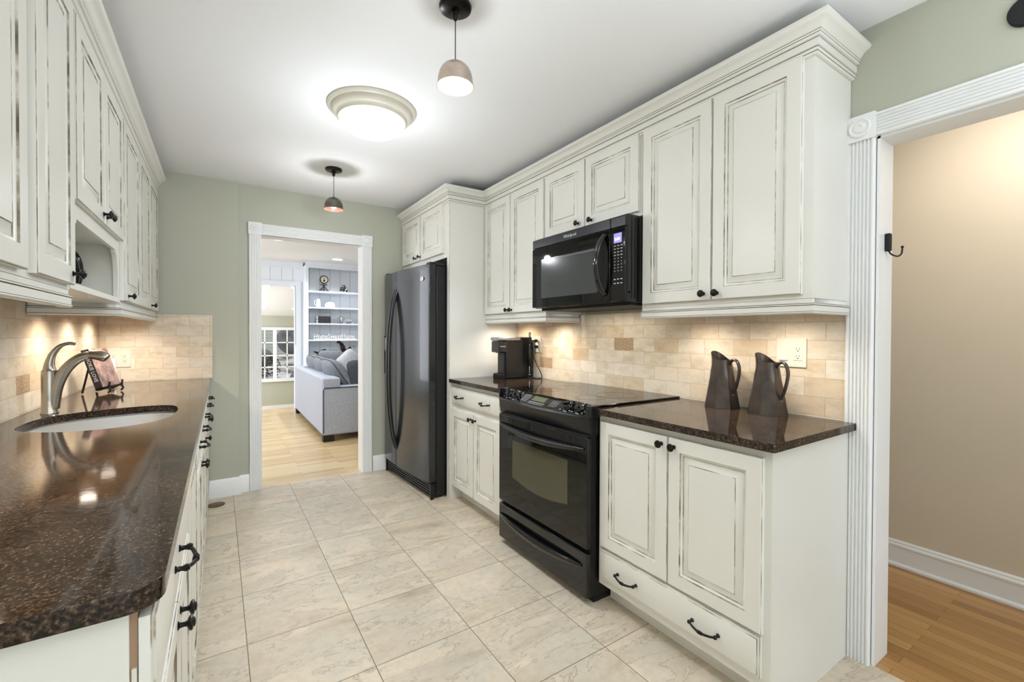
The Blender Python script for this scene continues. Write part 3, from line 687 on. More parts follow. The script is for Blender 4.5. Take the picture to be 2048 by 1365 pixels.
for y in (2.205, 2.125, 1.668, 1.588):
    x, z = slope(y, .42); mb = MB().lathe([(.027, 0), (.027, .004), (.024, .007), (.022, .018), (.020, .021), (0, .022)], (0, 0, 0), 24)
    mb.box(-.0055, .0055, -.022, .022, .02, .031)
    rot = Vector((0, 0, 1)).rotation_difference(nrm).to_matrix().to_4x4(); rot.translation = Vector((x, y, z)); mb.xf(rot @ Matrix.Rotation(random.uniform(-.7, .7), 4, 'Z'))
    obj('knob', mb, 'black', r)
def on_slope(y, s, w, h, lift=.0008):
    a = slope(y-w/2, s-h/2); b_ = slope(y+w/2, s-h/2); c_ = slope(y+w/2, s+h/2); d = slope(y-w/2, s+h/2); L = nrm*lift
    ps = [Vector((a[0], y-w/2, a[1])), Vector((b_[0], y+w/2, b_[1])), Vector((c_[0], y+w/2, c_[1])), Vector((d[0], y-w/2, d[1]))]
    mb = MB().add([p+L for p in ps]+[p-L*.5 for p in ps], [(0, 1, 2, 3), (7, 6, 5, 4), (0, 1, 5, 4), (1, 2, 6, 5), (2, 3, 7, 6), (3, 0, 4, 7)]); return mb
obj('display', on_slope(1.905, .38, .115, .42), 'lcd', r)
mk = MB()
for i in range(4):
    for j in range(6): mk.merge(on_slope(2.045-i*.016, .18+j*.115, .011 if (i+j) % 3 else .007, .05))
    for j in range(5): mk.merge(on_slope(1.795-i*.016, .26+j*.12, .011 if (i*j) % 3 else .007, .05))
for i in range(11): mk.merge(on_slope(1.965-i*.0125, .72, .007, .09)); mk.merge(on_slope(1.965-i*.0125, .85, .006, .06))
for y in (2.205, 2.125, 1.668, 1.588):
    for dy, s in ((-.035, .12), (.036, .2), (-.03, .8), (.034, .82), (0, .90), (-.012, .92)): mk.merge(on_slope(y+dy, s, .009, .07))
obj('control_lettering', mk, 'dimprint', r)
DY0, DY1 = 1.502, 2.272
dr = obj('oven_door', MB().box(1.398, 1.424, DY0, DY1, .262, .776), 'ovenglass', r, bevel=.004, seg=3)
pw = [(1.640, .645), (2.125, .645), (2.125, .43)]+[(2.125-.485*i/10, .43-.030*math.sin(PI*i/10)) for i in range(1, 10)]+[(1.640, .43)]
obj('window', MB().prism(pw, 0, 1.3968, 1.3985), 'ovenwin', dr)
def scoop(z, yA, yB, dep, h, x0):
    mb = MB(); N = 28; k = 10
    for i in range(N+1):
        t = i/N; y = yA+(yB-yA)*t; e = math.sin(PI*t)**.55 if 0 < t < 1 else .0; hh = h*(.30+.70*e); d = dep*(.15+.85*e)
        for q in range(k): a = 2*PI*q/k; mb.v.append(Vector((x0-d*.5-d*.5*math.cos(a), y, z-.020*math.sin(PI*t)+hh*math.sin(a))))
    for i in range(N):
        for q in range(k): mb.f.append([i*k+q, i*k+(q+1) % k, (i+1)*k+(q+1) % k, (i+1)*k+q]); mb.m.append(0)
    mb.f += [list(range(k)), [N*k+q for q in range(k)]]; mb.m += [0, 0]
    return mb
obj('handle', scoop(.722, DY0+.022, DY1-.012, .046, .018, 1.3985), 'blacksat', dr)
obj('vent_gap', MB().box(1.4, 1.43, DY0+.01, DY1-.01, .777, .785), 'blackmat', r)
dw = obj('storage_drawer', MB().box(1.398, 1.424, DY0, DY1, .036, .240), 'black', r, bevel=.006, seg=3)
obj('handle', scoop(.178, DY0+.035, DY1-.015, .040, .020, 1.3985), 'black', dw)
obj('kick_plate', MB().box(1.45, 2.0, Y0+.01, Y1-.014, .0, .034), 'blackmat', r)

# ------------------------------------------------------------------ microwave
mw = thing('microwave', 'black over-the-range microwave with a bowed vertical handle', 'microwave', (1.84, 1.878, 1.40))
MX = 1.630; a0, a1 = 1.4965, 2.2585
obj('case', MB().box(MX+.022, 2.052, a0+.004, a1-.004, 1.412, 1.842), 'black', mw, bevel=.003)
obj('side_vent', MB().box(MX+.05, MX+.056, a0+.0015, a0+.005, 1.43, 1.83).box(MX+.075, MX+.079, a0+.0015, a0+.005, 1.43, 1.83), 'blacksat', mw)
obj('vent_grille', MB().box(MX+.002, MX+.024, 1.597, a1, 1.781, 1.833), 'blacksat', mw, bevel=.003)
obj('vent_grille', MB().box(MX+.002, MX+.024, a0, 1.594, 1.781, 1.831), 'blacksat', mw, bevel=.003)
md = obj('door', MB().box(MX, MX+.024, 1.598, a1, 1.416, 1.778), 'ovenglass', mw, bevel=.003)
obj('window', MB().box(MX-.0008, MX+.001, 1.682, 2.165, 1.470, 1.705), 'mwmesh', md)
obj('window_line', MB().box(MX-.0012, MX+.001, 1.682, 2.135, 1.694, 1.6965), 'dimprint', md)
hp = bez([(MX-.004, 1.632, 1.758), (MX-.040, 1.640, 1.70), (MX-.054, 1.645, 1.60), (MX-.040, 1.640, 1.51), (MX-.004, 1.632, 1.452)], 10)
obj('handle', MB().tube(hp, .0075, 12, flat=2.3, up=(1, 0, 0)), 'black', md)
kp = obj('control_panel', MB().box(MX, MX+.024, a0, 1.594, 1.416, 1.778), 'ovenglass', mw, bevel=.003)
obj('display', MB().box(MX-.0008, MX+.001, 1.518, 1.570, 1.704, 1.751), 'bluelcd', kp)
RFACE = lambda x, y, z: frame((x, y, z), (0, -1, 0), (0, 0, 1))     # lettering on a surface facing -X
text('digits', '5:00', .020, 'bluedig', kp, RFACE(MX-.0012, 1.546, 1.722))
mk = MB()
for j in range(9):
    for i in range(3):
        w = .012 if j < 4 else .0045; mk.box(MX-.0008, MX+.0005, 1.562-i*.0215-w/2, 1.562-i*.0215+w/2, 1.690-j*.0155-.0015, 1.690-j*.0155+.0015)
for j in range(2):
    for i in range(3): mk.box(MX-.0008, MX+.0005, 1.562-i*.0215-.006, 1.562-i*.0215+.006, 1.525-j*.020-.002, 1.525-j*.020+.002)
obj('key_lettering', mk, 'print', kp)
text('brand_lettering', 'Whirlpool', .026, 'print', mw, RFACE(MX+.001, 1.905, 1.806))
obj('base_vent', MB().box(MX+.06, 2.04, a0+.02, a1-.02, 1.399, 1.413), 'blackmat', mw)
obj('badge', MB().lathe([(.007, 0), (.007, .0015), (0, .0015)], (MX+.035, a0+.004, 1.46), 16, 'y'), 'badge', mw)

# ------------------------------------------------------------------ fridge (slightly turned in its alcove)
fr = thing('refrigerator', 'black side-by-side refrigerator with long bowed handles and door dispenser', 'refrigerator', (1.317, 3.112, 0))
fr.rotation_euler = (0, 0, .0642); WLs = WL[fr.name].copy(); WL[fr.name] = Vector((0, 0, 0))   # parts below are in the fridge's own frame
def fobj(*a, **k): return obj(*a, **k)
FW = .905
obj('cabinet', MB().box(.045, .70, .002, FW-.002, .02, 1.765), 'fridgeside', fr, bevel=.004)
def fdoor(y0, y1, name):
    mb = MB(); N = 12; pr = []
    ym = FW/2
    for i in range(N+1):
        y = y0+(y1-y0)*i/N; pr.append((-.045+.030*((y-ym)/ym)**2, y))
    pr = [(.038, y0)]+pr+[(.038, y1)]
    mb.prism(pr, 2, .128, 1.775); return obj(name, mb, 'fridge', fr, bevel=.004, seg=2)
d1 = fdoor(.004, .572, 'door'); d2 = fdoor(.578, FW-.004, 'door')
obj('gasket', MB().box(.038, .046, .008, FW-.008, .13, 1.77), 'blackmat', fr)
obj('hinge_cover', MB().box(-.01, .13, .006, .07, 1.768, 1.792), 'blacksat', fr, bevel=.006); obj('hinge_cover', MB().box(-.01, .13, FW-.07, FW-.006, 1.768, 1.792), 'blacksat', fr, bevel=.006)
for d, y in ((d1, .550), (d2, .600)):
    hp = bez([(-.036, y, 1.625), (-.072, y, 1.50), (-.102, y, 1.25), (-.110, y, .96), (-.102, y, .66), (-.072, y, .40), (-.036, y, .275)], 10)
    obj('handle', MB().tube(hp, .0105, 12, flat=1.5, up=(1, 0, 0)), 'blacksat', d)
gr = MB().box(.012, .06, .012, FW-.012, .012, .118)
for i in range(5): gr.box(.002, .014, .014, FW-.014, .020+i*.020, .029+i*.020)
gr.box(-.004, .02, .0, .014, .0, .12).box(-.004, .02, FW-.014, FW, 0, .12)
obj('base_grille', gr, 'blacksat', fr)
for fxx in (.10, .6):
    for fyy in (.05, FW-.05): obj('foot', MB().lathe([(.02, 0), (.02, .021)], (fxx, fyy, 0), 12), 'blackmat', fr)
def fx(y): return -.045+.030*((y-FW/2)/(FW/2))**2
obj('dispenser', MB().box(fx(.80)-.006, fx(.80)+.01, .650, .875, .890, 1.235), 'blacksat', d2, bevel=.004)
obj('dispenser_recess', MB().box(fx(.80)-.0075, fx(.80), .668, .857, .905, 1.085), 'blackmat', d2)
obj('dispenser_panel', MB().box(fx(.80)-.009, fx(.80), .675, .850, 1.105, 1.215), 'silverband', d2)
bd = MB().lathe([(.030, 0), (.030, .002), (.026, .003), (0, .0035)], (0, 0, 0), 28, 'x', sx=1, sy=.58)
mt = Matrix.Rotation(PI, 4, 'Z'); mt.translation = Vector((fx(.115), .105, 1.672)); bd.xf(mt); obj('badge', bd, 'badge', d1)
WL[fr.name] = WLs

# ------------------------------------------------------------------ things on the right counters
def pitcher(label, px, py, hdir):
    p = thing('pitcher', label, 'pitcher', (px, py, .9145), 'pair of dark pitchers'); N = 48; mb = MB(); zs = [0, .004, .03, .06, .09, .115, .135, .150, .165, .185, .205, .222]
    H = Vector(hdir).normalized(); ang0 = math.atan2(H.y, H.x)
    def ring(z, ins=0.0):
        out = []; t = z/.222; Rr = .079*(1-t)+.041*t
        if z <= .004 and z > 0: pass
        f = max(0, min(1, (.165-z)/.035))
        for i in range(N):
            a = 2*PI*i/N; oc = math.cos(PI/8)/math.cos(((a+PI/8) % (PI/4))-PI/8)
            Rq = Rr*(f*oc*1.02+(1-f)*1.0)-ins
            sp = math.cos(a-PI); top = 0
            if z > .205:                                   # pouring lip, opposite the handle
                k = max(0, (sp+.15)/1.15)**1.5; top = .040*k*((z-.205)/.017); Rq += .010*k*((z-.205)/.017)
            out.append((px+Rq*math.cos(a+ang0), py+Rq*math.sin(a+ang0), .9145+z+top))
        return out
    rows = [ring(z) for z in zs]+[ring(.222, .003), ring(.17, .004), ring(.10, .006)]
    for rw in rows: mb.v += [Vector(q) for q in rw]
    for j in range(len(rows)-1):
        for i in range(N): mb.f.append([j*N+i, j*N+(i+1) % N, (j+1)*N+(i+1) % N, (j+1)*N+i]); mb.m.append(0)
    mb.f += [list(range(N)), [(len(rows)-1)*N+i for i in range(N)]]; mb.m += [0, 0]
    obj('body', mb, 'pewter', p, ang=24)
    def hp(d, z): return (px+H.x*d, py+H.y*d, .9145+z)
    pts = bez([hp(.040, .200), hp(.058, .222), hp(.082, .218), hp(.094, .185), hp(.090, .145), hp(.079, .105), hp(.068, .078), hp(.064, .060)], 8)
    obj('handle', MB().tube(pts, [.0062]*(len(pts)-4)+[.0066, .0072, .0078, .008], 12, flat=1.35), 'pewter', p)
    return p
pitcher('dark bronze pitcher standing nearer the range, left one of the pair', 1.972, 1.205, (-.18, -1, 0))
pitcher('dark bronze pitcher standing in front of the switch plate, right one of the pair', 1.968, .995, (-.22, -1, 0))

cm = thing('coffee_maker', 'black pod coffee maker with silver lid band on the short counter', 'coffee maker', (1.87, 2.87, .9145))
ya, yb = 2.812, 2.932
obj('body', MB().box(1.79, 2.03, ya, yb, .9145, 1.228), 'blacksat', cm, bevel=.008, seg=3)
obj('brew_head', MB().box(1.730, 1.80, ya+.001, yb-.001, 1.112, 1.199), 'black', cm, bevel=.007, seg=3)
obj('lid_band', MB().box(1.722, 1.925, ya-.002, yb+.002, 1.200, 1.228), 'silverband', cm, bevel=.010, seg=3)
obj('spout', MB().lathe([(.018, 0), (.024, .012)], (1.755, 2.872, 1.109), 18), 'blackmat', cm)
obj('column', MB().box(1.776, 1.80, ya+.018, yb-.018, .95, 1.12), 'darkbook', cm, bevel=.006)
obj('drip_tray', MB().lathe([(.052, .9145), (.054, .92), (.054, .948), (.05, .953), (.046, .951), (0, .950)], (1.775, 2.872, 0), 28), 'blackmat', cm)
text('brand_lettering', 'KEURIG', .014, 'print', cm, frame((1.762, ya+.0005, 1.158), (1, 0, 0), (0, 0, 1)))
fo = thing('milk_frother', 'slim black milk frother on a stand beside the coffee maker', 'frother', (1.99, 2.775, .9145))
obj('base', MB().lathe([(.036, 0), (.036, .004), (.028, .008), (0, .009)], (1.985, 2.775, .9145), 24), 'blacksat', fo)
obj('stand', MB().tube(bez([(2.008, 2.775, .92), (2.010, 2.775, 1.05), (2.008, 2.775, 1.165), (1.995, 2.775, 1.190), (1.980, 2.775, 1.182)], 8), .006, 10), 'blacksat', fo)
obj('handle_grip', MB().lathe([(.004, -.12), (.012, -.10), (.015, -.03), (.014, .03), (.008, .05), (0, .055)], (1.978, 2.775, 1.125), 18), 'black', fo)
obj('whisk', MB().tube([(1.978, 2.775, 1.005), (1.978, 2.775, .945)], .0018, 8).tube(arc((1.978, 2.775, .942), .012, 0, 2*PI, 16, 'xy')[:-1], .003, 6, True), 'chrome', fo)

def wall_plate_R(label, yc, zc, w, h, parts):
    p = thing('outlet_plate', label, 'outlet', (XR-.0095, yc, zc-h/2)); x = XR-.0095
    obj('cover_plate', MB().box(x-.005, x, yc-w/2, yc+w/2, zc-h/2, zc+h/2), 'ivory', p, bevel=.002)
    for kind, dy in parts:
        y = yc+dy
        if kind == 'rocker':
            k = obj('rocker_switch', MB().prism([(x-.004, zc-.033), (x-.0095, zc-.033), (x-.0055, zc), (x-.0055, zc+.033), (x-.004, zc+.033)], 1, y-.0165, y+.0165), 'ivory', p)
        else:
            obj('receptacle', MB().box(x-.0062, x-.004, y-.0165, y+.0165, zc-.033, zc+.033), 'ivory', p, bevel=.001)
            sl = MB()
            for dz in (.016, -.016):
                sl.box(x-.0066, x-.006, y+.005, y+.0068, zc+dz-.002, zc+dz+.006).box(x-.0066, x-.006, y-.0068, y-.005, zc+dz-.002, zc+dz+.006)
                sl.lathe([(.0028, 0), (.0028, .0004), (0, .0004)], (x-.0066, y, zc+dz-.008), 10, 'x')
            obj('socket_slots', sl, 'slot', p)
    return p
wall_plate_R('ivory double plate with rocker switch and outlet on tile behind the right pitcher', .938, 1.178, .121, .124, (('rocker', .030), ('rec', -.028)))
op = wall_plate_R('ivory outlet plate on the tile behind the coffee maker, plugs in it', 2.752, 1.172, .072, .124, (('rec', 0),))
def cord(label, pts, z, r=.0032):
    c = thing('power_cord', label, 'cord', pts[0])
    obj('plug', MB().lathe([(.010, 0), (.013, .006), (.012, .022), (.006, .028), (0, .028)], (XR-.047, pts[0][1], z), 14, 'x'), 'blackmat', c)
    obj('cable', MB().tube(bez(pts, 8), r, 8), 'blackmat', c)
cord('black cord looping above the outlet behind the coffee maker', [(2.020, 2.757, 1.200), (1.985, 2.762, 1.205), (1.970, 2.768, 1.235), (1.975, 2.772, 1.262), (1.985, 2.772, 1.255), (1.982, 2.768, 1.20), (1.992, 2.762, 1.168), (2.000, 2.762, 1.150)], 1.200)
cord('black cord running from the lower outlet down to the granite counter', [(2.020, 2.752, 1.155), (1.998, 2.750, 1.150), (1.995, 2.752, 1.10), (2.018, 2.735, 1.02), (2.040, 2.705, .945), (2.038, 2.700, .9195), (2.010, 2.700, .9185), (1.985, 2.722, .9185)], 1.155)

# ------------------------------------------------------------------ things on the left counter
fa = thing('faucet', 'satin nickel pull-out kitchen faucet with a curved lever on top', 'faucet', (-.605, 2.625, .9145)); fx0, fy0 = -.605, 2.625
obj('body', MB().lathe([(.0285, 0), (.0285, .004), (.0255, .008), (.0250, .06), (.0250, .172), (.0242, .176), (.0242, .179), (.025, .181)], (fx0, fy0, .9145), 28), 'faucet', fa)
sp = bez([(fx0+.010, fy0, .935), (fx0+.022, fy0-.003, 1.02), (fx0+.045, fy0-.006, 1.085), (fx0+.075, fy0-.010, 1.128), (fx0+.105, fy0-.014, 1.150), (fx0+.128, fy0-.016, 1.157)], 8)
obj('spout', MB().tube(sp, [.0215+.001*math.sin(i/(len(sp)-1)*PI)-.005*(i/(len(sp)-1)) for i in range(len(sp))], 18), 'faucet', fa)
hd = bez([(fx0+.128, fy0-.016, 1.157), (fx0+.150, fy0-.020, 1.157), (fx0+.174, fy0-.024, 1.149), (fx0+.186, fy0-.026, 1.141)], 8)
obj('spray_head', MB().tube(hd, [.0172, .0178]+[.018+.003*math.sin(i/(len(hd)-3)*PI) for i in range(len(hd)-3)]+[.0155], 18), 'faucet', fa)
lv = bez([(fx0, fy0, 1.094), (fx0+.001, fy0, 1.125), (fx0+.012, fy0-.002, 1.165), (fx0+.034, fy0-.005, 1.196), (fx0+.060, fy0-.009, 1.208), (fx0+.082, fy0-.012, 1.206)], 8)
obj('lever', MB().tube(lv, [max(.0072, .0245-.022*(i/(len(lv)-1))**.62) for i in range(len(lv))], 18, flat=1.0), 'faucet', fa)

# cookbook leaning on a black stand
bk = thing('cookbook', 'cookbook with dark lettered spine leaning on the black stand by the sink', 'book', (-.575, 3.37, .95))
BZ = Matrix.Translation((-.548, 3.285, .954)) @ Matrix.Rotation(-.30, 4, 'Z') @ Matrix.Rotation(-.30, 4, 'Y')
def bx_(mb_): return mb_.xf(BZ)
obj('pages', bx_(MB().box(-.030, -.003, .004, .165, .003, .217)), 'pagelight', bk)
obj('front_cover', bx_(MB().box(-.003, 0, 0, .17, 0, .22)), 'cover', bk); obj('back_cover', bx_(MB().box(-.034, -.030, 0, .17, 0, .22)), 'spine', bk)
obj('spine', bx_(MB().box(-.034, 0, -.003, .001, 0, .22)), 'spine', bk)
text('spine_lettering', 'COOKIE LOVE', .025, 'print', bk, BZ @ frame((-.017, -.0034, .115), (0, 0, -1), (1, 0, 0)))
st = thing('book_stand', 'small black easel stand with curled feet holding the cookbook', 'stand', (-.57, 3.37, .9145))
mb = MB()
for yy in (.02, .145):
    mb.tube(bez([(-.042, yy, .16), (-.040, yy, .02), (-.036, yy, -.008), (.005, yy, -.006), (.022, yy, .004), (.028, yy, .020)], 6), .0052, 8)
mb.box(-.042, .022, .014, .152, -.0115, -.0015).box(-.046, -.036, .03, .135, .0, .15); mb.xf(BZ); obj('ledge', mb, 'blackmat', st)
gm = MB()
for yy in (.02, .145):
    P0 = BZ @ Vector((.012, yy, -.006)); P1 = BZ @ Vector((-.040, yy, .12)); q = BZ @ Vector((-.036, yy, -.006))
    gm.tube(bez([P0, (P0.x+.012, P0.y-.004, .935), (P0.x+.002, P0.y, .9195)], 6), .005, 8)
    gm.tube([P1, (P1.x-.028, P1.y+.008, .9195)], .005, 8)
obj('leg', gm, 'blackmat', st)
def wall_plate_B(label, xc, zc):
    p = thing('outlet_plate', label, 'outlet', (xc, YBL-.0095, zc-.062)); y = YBL-.0095
    obj('cover_plate', MB().box(xc-.062, xc+.062, y-.005, y, zc-.062, zc+.062), 'ivory', p, bevel=.002)
    for dx in (-.029, .029):
        obj('receptacle', MB().box(xc+dx-.0165, xc+dx+.0165, y-.0062, y-.004, zc-.033, zc+.033), 'ivory', p, bevel=.001); sl = MB()
        for dz in (.016, -.016):
            sl.box(xc+dx-.0068, xc+dx-.005, y-.0066, y-.006, zc+dz-.002, zc+dz+.006).box(xc+dx+.005, xc+dx+.0068, y-.0066, y-.006, zc+dz-.002, zc+dz+.006)
            sl.lathe([(.0028, 0), (.0028, .0004), (0, .0004)], (xc+dx, y-.0066, zc+dz-.008), 10, 'y')
        obj('socket_slots', sl, 'slot', p)
wall_plate_B('ivory double outlet plate on the tile at the far end of the left counter', -.588, 1.077)
nl = thing('night_light', 'white plug-in night light hanging from the outlet plate over the left counter', 'night light', (-.617, 4.012, .96))
obj('body', MB().box(-.634, -.600, 3.996, 4.0285, .985, 1.072), 'whiteplastic', nl, bevel=.006, seg=3)
obj('lamp_cover', MB().lathe([(.010, 0), (.020, .010), (.020, .040), (.014, .055), (0, .056)], (-.617, 4.008, .955), 20, sy=.9), 'whiteplastic', nl)
obj('lens', MB().box(-.628, -.606, 3.985, 3.992, .957, .985), 'slot', nl, bevel=.002)

# ------------------------------------------------------------------ ceiling fixtures
def pendant(label, x, y, out, inn, bulb):
    p = thing('pendant_light', label, 'lamp', (x, y, 2.13), 'pendant lights')
    obj('canopy', MB().lathe([(.056, 2.4205), (.058, 2.416), (.056, 2.408), (.05, 2.404), (.014, 2.402), (.014, 2.392), (.010, 2.388), (.010, 2.376), (.005, 2.368), (0, 2.368)], (x, y, 0), 32), 'bronze', p)
    obj('cord', MB().tube([(x, y, 2.372), (x, y, 2.222)], .0018, 8), 'iron', p)
    pr = []
    for i in range(13): a = PI/2*i/12; pr.append((.012+.050*math.sin(a)**.85, 2.138+.012+.066*math.cos(a)))
    o_ = [(0, 2.224), (.010, 2.223), (.012, 2.217)]+pr[1:]+[(.0645, 2.138), (.066, 2.134), (.064, 2.1335)]
    i_ = [(.0625, 2.136), (.0605, 2.15)]+[(r_*.965, z_-.0015) for r_, z_ in pr[::-1][1:]]+[(0, 2.212)]
    obj('shade', MB().lathe(o_+i_, (x, y, 0), 36, mats=[0]*(len(o_)-1)+[1]*(len(i_))), [out, inn], p)
    obj('bulb', MB().lathe([(0, 2.206), (.010, 2.204), (.012, 2.190), (.020, 2.172), (.0215, 2.160), (.018, 2.147), (.010, 2.140), (0, 2.138)], (x, y, 0), 20), bulb, p)
    return p
pendant('bronze dome pendant with glowing bulb, hanging nearest the camera', .70, 1.442, 'shade_out', 'shade_in', 'bulb')
pendant('pewter dome pendant hanging in front of the doorway to the living room', .672, 3.342, 'shade_out2', 'shade_in2', 'bulb_far')
light('pendant_lamp_and_fill', 'SPOT', (.70, 1.442, 2.134), 9, (1, .90, .78), .02, spot=2.3, blend=.6); light('pendant_lamp_and_fill', 'SPOT', (.672, 3.342, 2.134), 7, (1, .90, .78), .02, spot=2.3, blend=.6)
light('pendant_lamp_and_fill', 'POINT', (.70, 1.442, 1.80), 4.2, (.90, .95, 1), .04); light('pendant_lamp_and_fill', 'POINT', (.672, 3.342, 1.97), 5.2, (.92, .95, 1), .025)  # unshaded points added below the pendants as ceiling fill
light('range_wall_fill', 'AREA', (1.86, 1.88, 1.394), .95, (1, .90, .76), .12, .5)  # lamp added under the microwave to brighten the tile behind the range
FXC, FYC = .664, 2.345
fl = thing('ceiling_light', 'flush ceiling light with beige ring and glowing frosted dome', 'lamp', (FXC, FYC, 2.28))
obj('ring', MB().lathe([(.222, 2.4205), (.222, 2.414), (.216, 2.408), (.205, 2.404), (.200, 2.392), (.190, 2.380), (.182, 2.378), (.174, 2.372), (.168, 2.360), (.164, 2.3595), (.160, 2.366), (.160, 2.4205)], (FXC, FYC, 0), 56), 'ringpaint', fl)
obj('dome', MB().lathe([(.1595, 2.372)]+[(.164*math.cos(a*PI/24), 2.362-.080*math.sin(a*PI/24)) for a in range(0, 12)]+[(0, 2.2815)], (FXC, FYC, 0), 48), 'dome', fl)
light('flush_lamp_and_fill', 'SPOT', (FXC, FYC, 2.268), 48, (.83, .92, 1.0), .12, spot=2.35, blend=.6); light('flush_lamp_and_fill', 'POINT', (FXC, FYC, 1.95), 7.5, (.86, .93, 1.0), .03)  # the point hanging below the dome is added room fill
sd = single('mounted_disc', MB().lathe([(.046, 0), (.046, -.010), (.043, -.014), (.03, -.015), (0, -.015)], (XR-.0005, .278, 2.245), 32, 'x'), 'blackmat', 'round black disc mounted high on the wall above the right doorway', 'wall disc')
hk = thing('coat_hook', 'small black hook on the white jamb of the right-hand doorway', 'hook', (2.125, .64, 1.55))
obj('plate', MB().box(2.108, 2.130, .622, .6395, 1.573, 1.640), 'blackmat', hk, bevel=.004)
obj('hook', MB().tube(bez([(2.119, .630, 1.575), (2.123, .622, 1.560), (2.132, .606, 1.552), (2.142, .598, 1.562), (2.147, .597, 1.585)], 6), .0028, 8).sphere((2.147, .597, 1.587), .005, 10, 8), 'blackmat', hk)
single('round_cap', MB().lathe([(.055, 0), (.055, .004), (.048, .006), (0, .006)], (-.035, 3.868, .0003), 28), 'brownpad', 'round brown floor cap on the tile near the sage end wall', 'floor cap')

# under-cabinet lights (warm)
for (x, ys_, pw) in ((1.86, (.93, 1.30), 1.15), (1.88, (2.45, 2.87), 1.6), (-.53, (.95, 1.35, 1.72), 1.6), (-.53, (2.85, 3.30, 3.75), 2.1)):
    for y in ys_: light('puck_lamp', 'SPOT', (x, y, 1.368), pw*5, (1, .88, .74), .03, spot=2.75, blend=.9)

# ------------------------------------------------------------------ living room
ZL = 2.42; YW = 8.15
struct('ceiling_living', MB().box(-2.2, 4.2, 4.19, YW+.14, ZL, ZL+.1), 'ceil')
struct('wall_living', MB().box(-2.2, .10, YW, YW+.12, 0, ZL).box(1.035, 4.2, YW, YW+.12, 0, ZL).box(.10, 1.035, YW, YW+.12, 2.035, ZL), 'board')
struct('wall_living.001', MB().box(4.1, 4.2, 4.2, YW, 0, ZL).box(-2.2, XL-.12, 4.075, 4.195, 0, ZL).box(XR+.12, 4.2, 4.075, 4.195, 0, ZL).box(-2.25, -2.15, 4.2, YW, 0, ZL), 'lwhite')
struct('trim_6', MB().box(1.035, 1.112, YW-.022, YW, 0, 2.105).box(.03, 1.035, YW-.022, YW, 2.035, 2.105).box(.03, .10, YW-.022, YW, 0, 2.035).box(1.025, 1.036, YW, YW+.12, 0, 2.035).box(.10, 1.036, YW, YW+.12, 2.028, 2.036), 'lwhite')
CR2 = [(0, 2.33), (.012, 2.335), (.02, 2.35), (.05, 2.385), (.06, 2.40), (.065, 2.42), (0, 2.42)]
struct('trim_7', MB().sweep(CR2, [(1.144, YW), (-2.1, YW)]), 'lwhite')
YS = 7.85
bs = thing('bookcase', 'white built-in bookcase with beadboard back in the living room', 'bookcase', (1.9, 8.0, 0))
obj('side_panel', MB().box(1.144, 1.188, YS, YW-.003, 0, 2.36), 'lwhite', bs); obj('side_panel', MB().box(2.66, 2.70, YS, YW-.003, 0, 2.36), 'lwhite', bs)
obj('back_panel', MB().box(1.188, 2.66, YW-.02, YW-.003, 0, 2.36), 'board', bs)
obj('top_rail', MB().box(1.188, 2.66, YS, YS+.02, 2.32, 2.36), 'lwhite', bs)
obj('crown', MB().sweep([(0, 2.345), (.012, 2.35), (.045, 2.40), (.05, 2.418), (0, 2.418)], [(2.70, YS), (1.144, YS)]), 'lwhite', bs)
SH = (1.945, 1.680, 1.415, 1.145, .840)
for z in SH: obj('shelf', MB().box(1.188, 2.66, YS+.004, YW-.02, z-.022, z), 'lwhite', bs)
ys = 7.97
ck = thing('clock', 'round table clock on a scrolled iron base on the top bookcase shelf', 'clock', (1.445, ys, SH[0]))
obj('case', MB().lathe([(.066, 0), (.070, -.012), (.066, -.024), (.055, -.026), (.053, -.020)], (1.445, ys, SH[0]+.205), 28, 'y'), 'iron', ck)
obj('face', MB().lathe([(.0545, -.0205), (.0545, -.0225), (0, -.0230)], (1.445, ys, SH[0]+.205), 28, 'y'), 'clockface', ck)
obj('dial_mark', MB().lathe([(.018, 0), (.018, -.001), (0, -.001)], (1.445, ys-.0228, SH[0]+.185), 12, 'y').box(1.443, 1.447, ys-.0245, ys-.0225, SH[0]+.2, SH[0]+.24), 'iron', ck)
mb = MB().box(1.370, 1.520, ys-.02, ys+.02, SH[0], SH[0]+.012)
for s in (-1, 1):
    mb.tube(bez([(1.445+s*.066, ys, SH[0]+.008), (1.445+s*.060, ys, SH[0]+.035), (1.445+s*.030, ys, SH[0]+.060), (1.445+s*.010, ys, SH[0]+.095), (1.445+s*.030, ys, SH[0]+.125), (1.445+s*.05, ys, SH[0]+.115)], 6), .007, 8)
    mb.tube(bez([(1.445+s*.045, ys, SH[0]+.012), (1.445+s*.02, ys, SH[0]+.045), (1.445+s*.0, ys, SH[0]+.03)], 5), .006, 8)
mb.box(1.437, 1.453, ys-.006, ys+.006, SH[0]+.01, SH[0]+.14); obj('base', mb, 'iron', ck)
def vasepat():
    k = NT('black_and_white_glaze'); c = k.coord(); v = k.n('ShaderNodeTexVoronoi'); v.inputs['Scale'].default_value = 26; k.l(c, v.inputs['Vector'])
    r = k.ramp(v.outputs['Distance'], [(.34, rgb(222, 222, 212)), (.42, rgb(34, 32, 32))]); k.l(r.outputs[0], k.b.inputs['Base Color']); k.b.inputs['Roughness'].default_value = .3; return k.m
M['vase'] = vasepat()
single('vase', MB().lathe([(.038, 0), (.055, .012), (.068, .045), (.066, .075), (.045, .098), (.022, .106), (.022, .116), (.034, .132), (.028, .132), (.018, .118), (0, .118)], (1.760, ys, SH[0]), 28), 'vase', 'round black and white patterned vase on the top bookcase shelf', 'vase')
wp = thing('jug', 'slim white porcelain jug on the second bookcase shelf', 'jug', (1.355, ys, SH[1]))
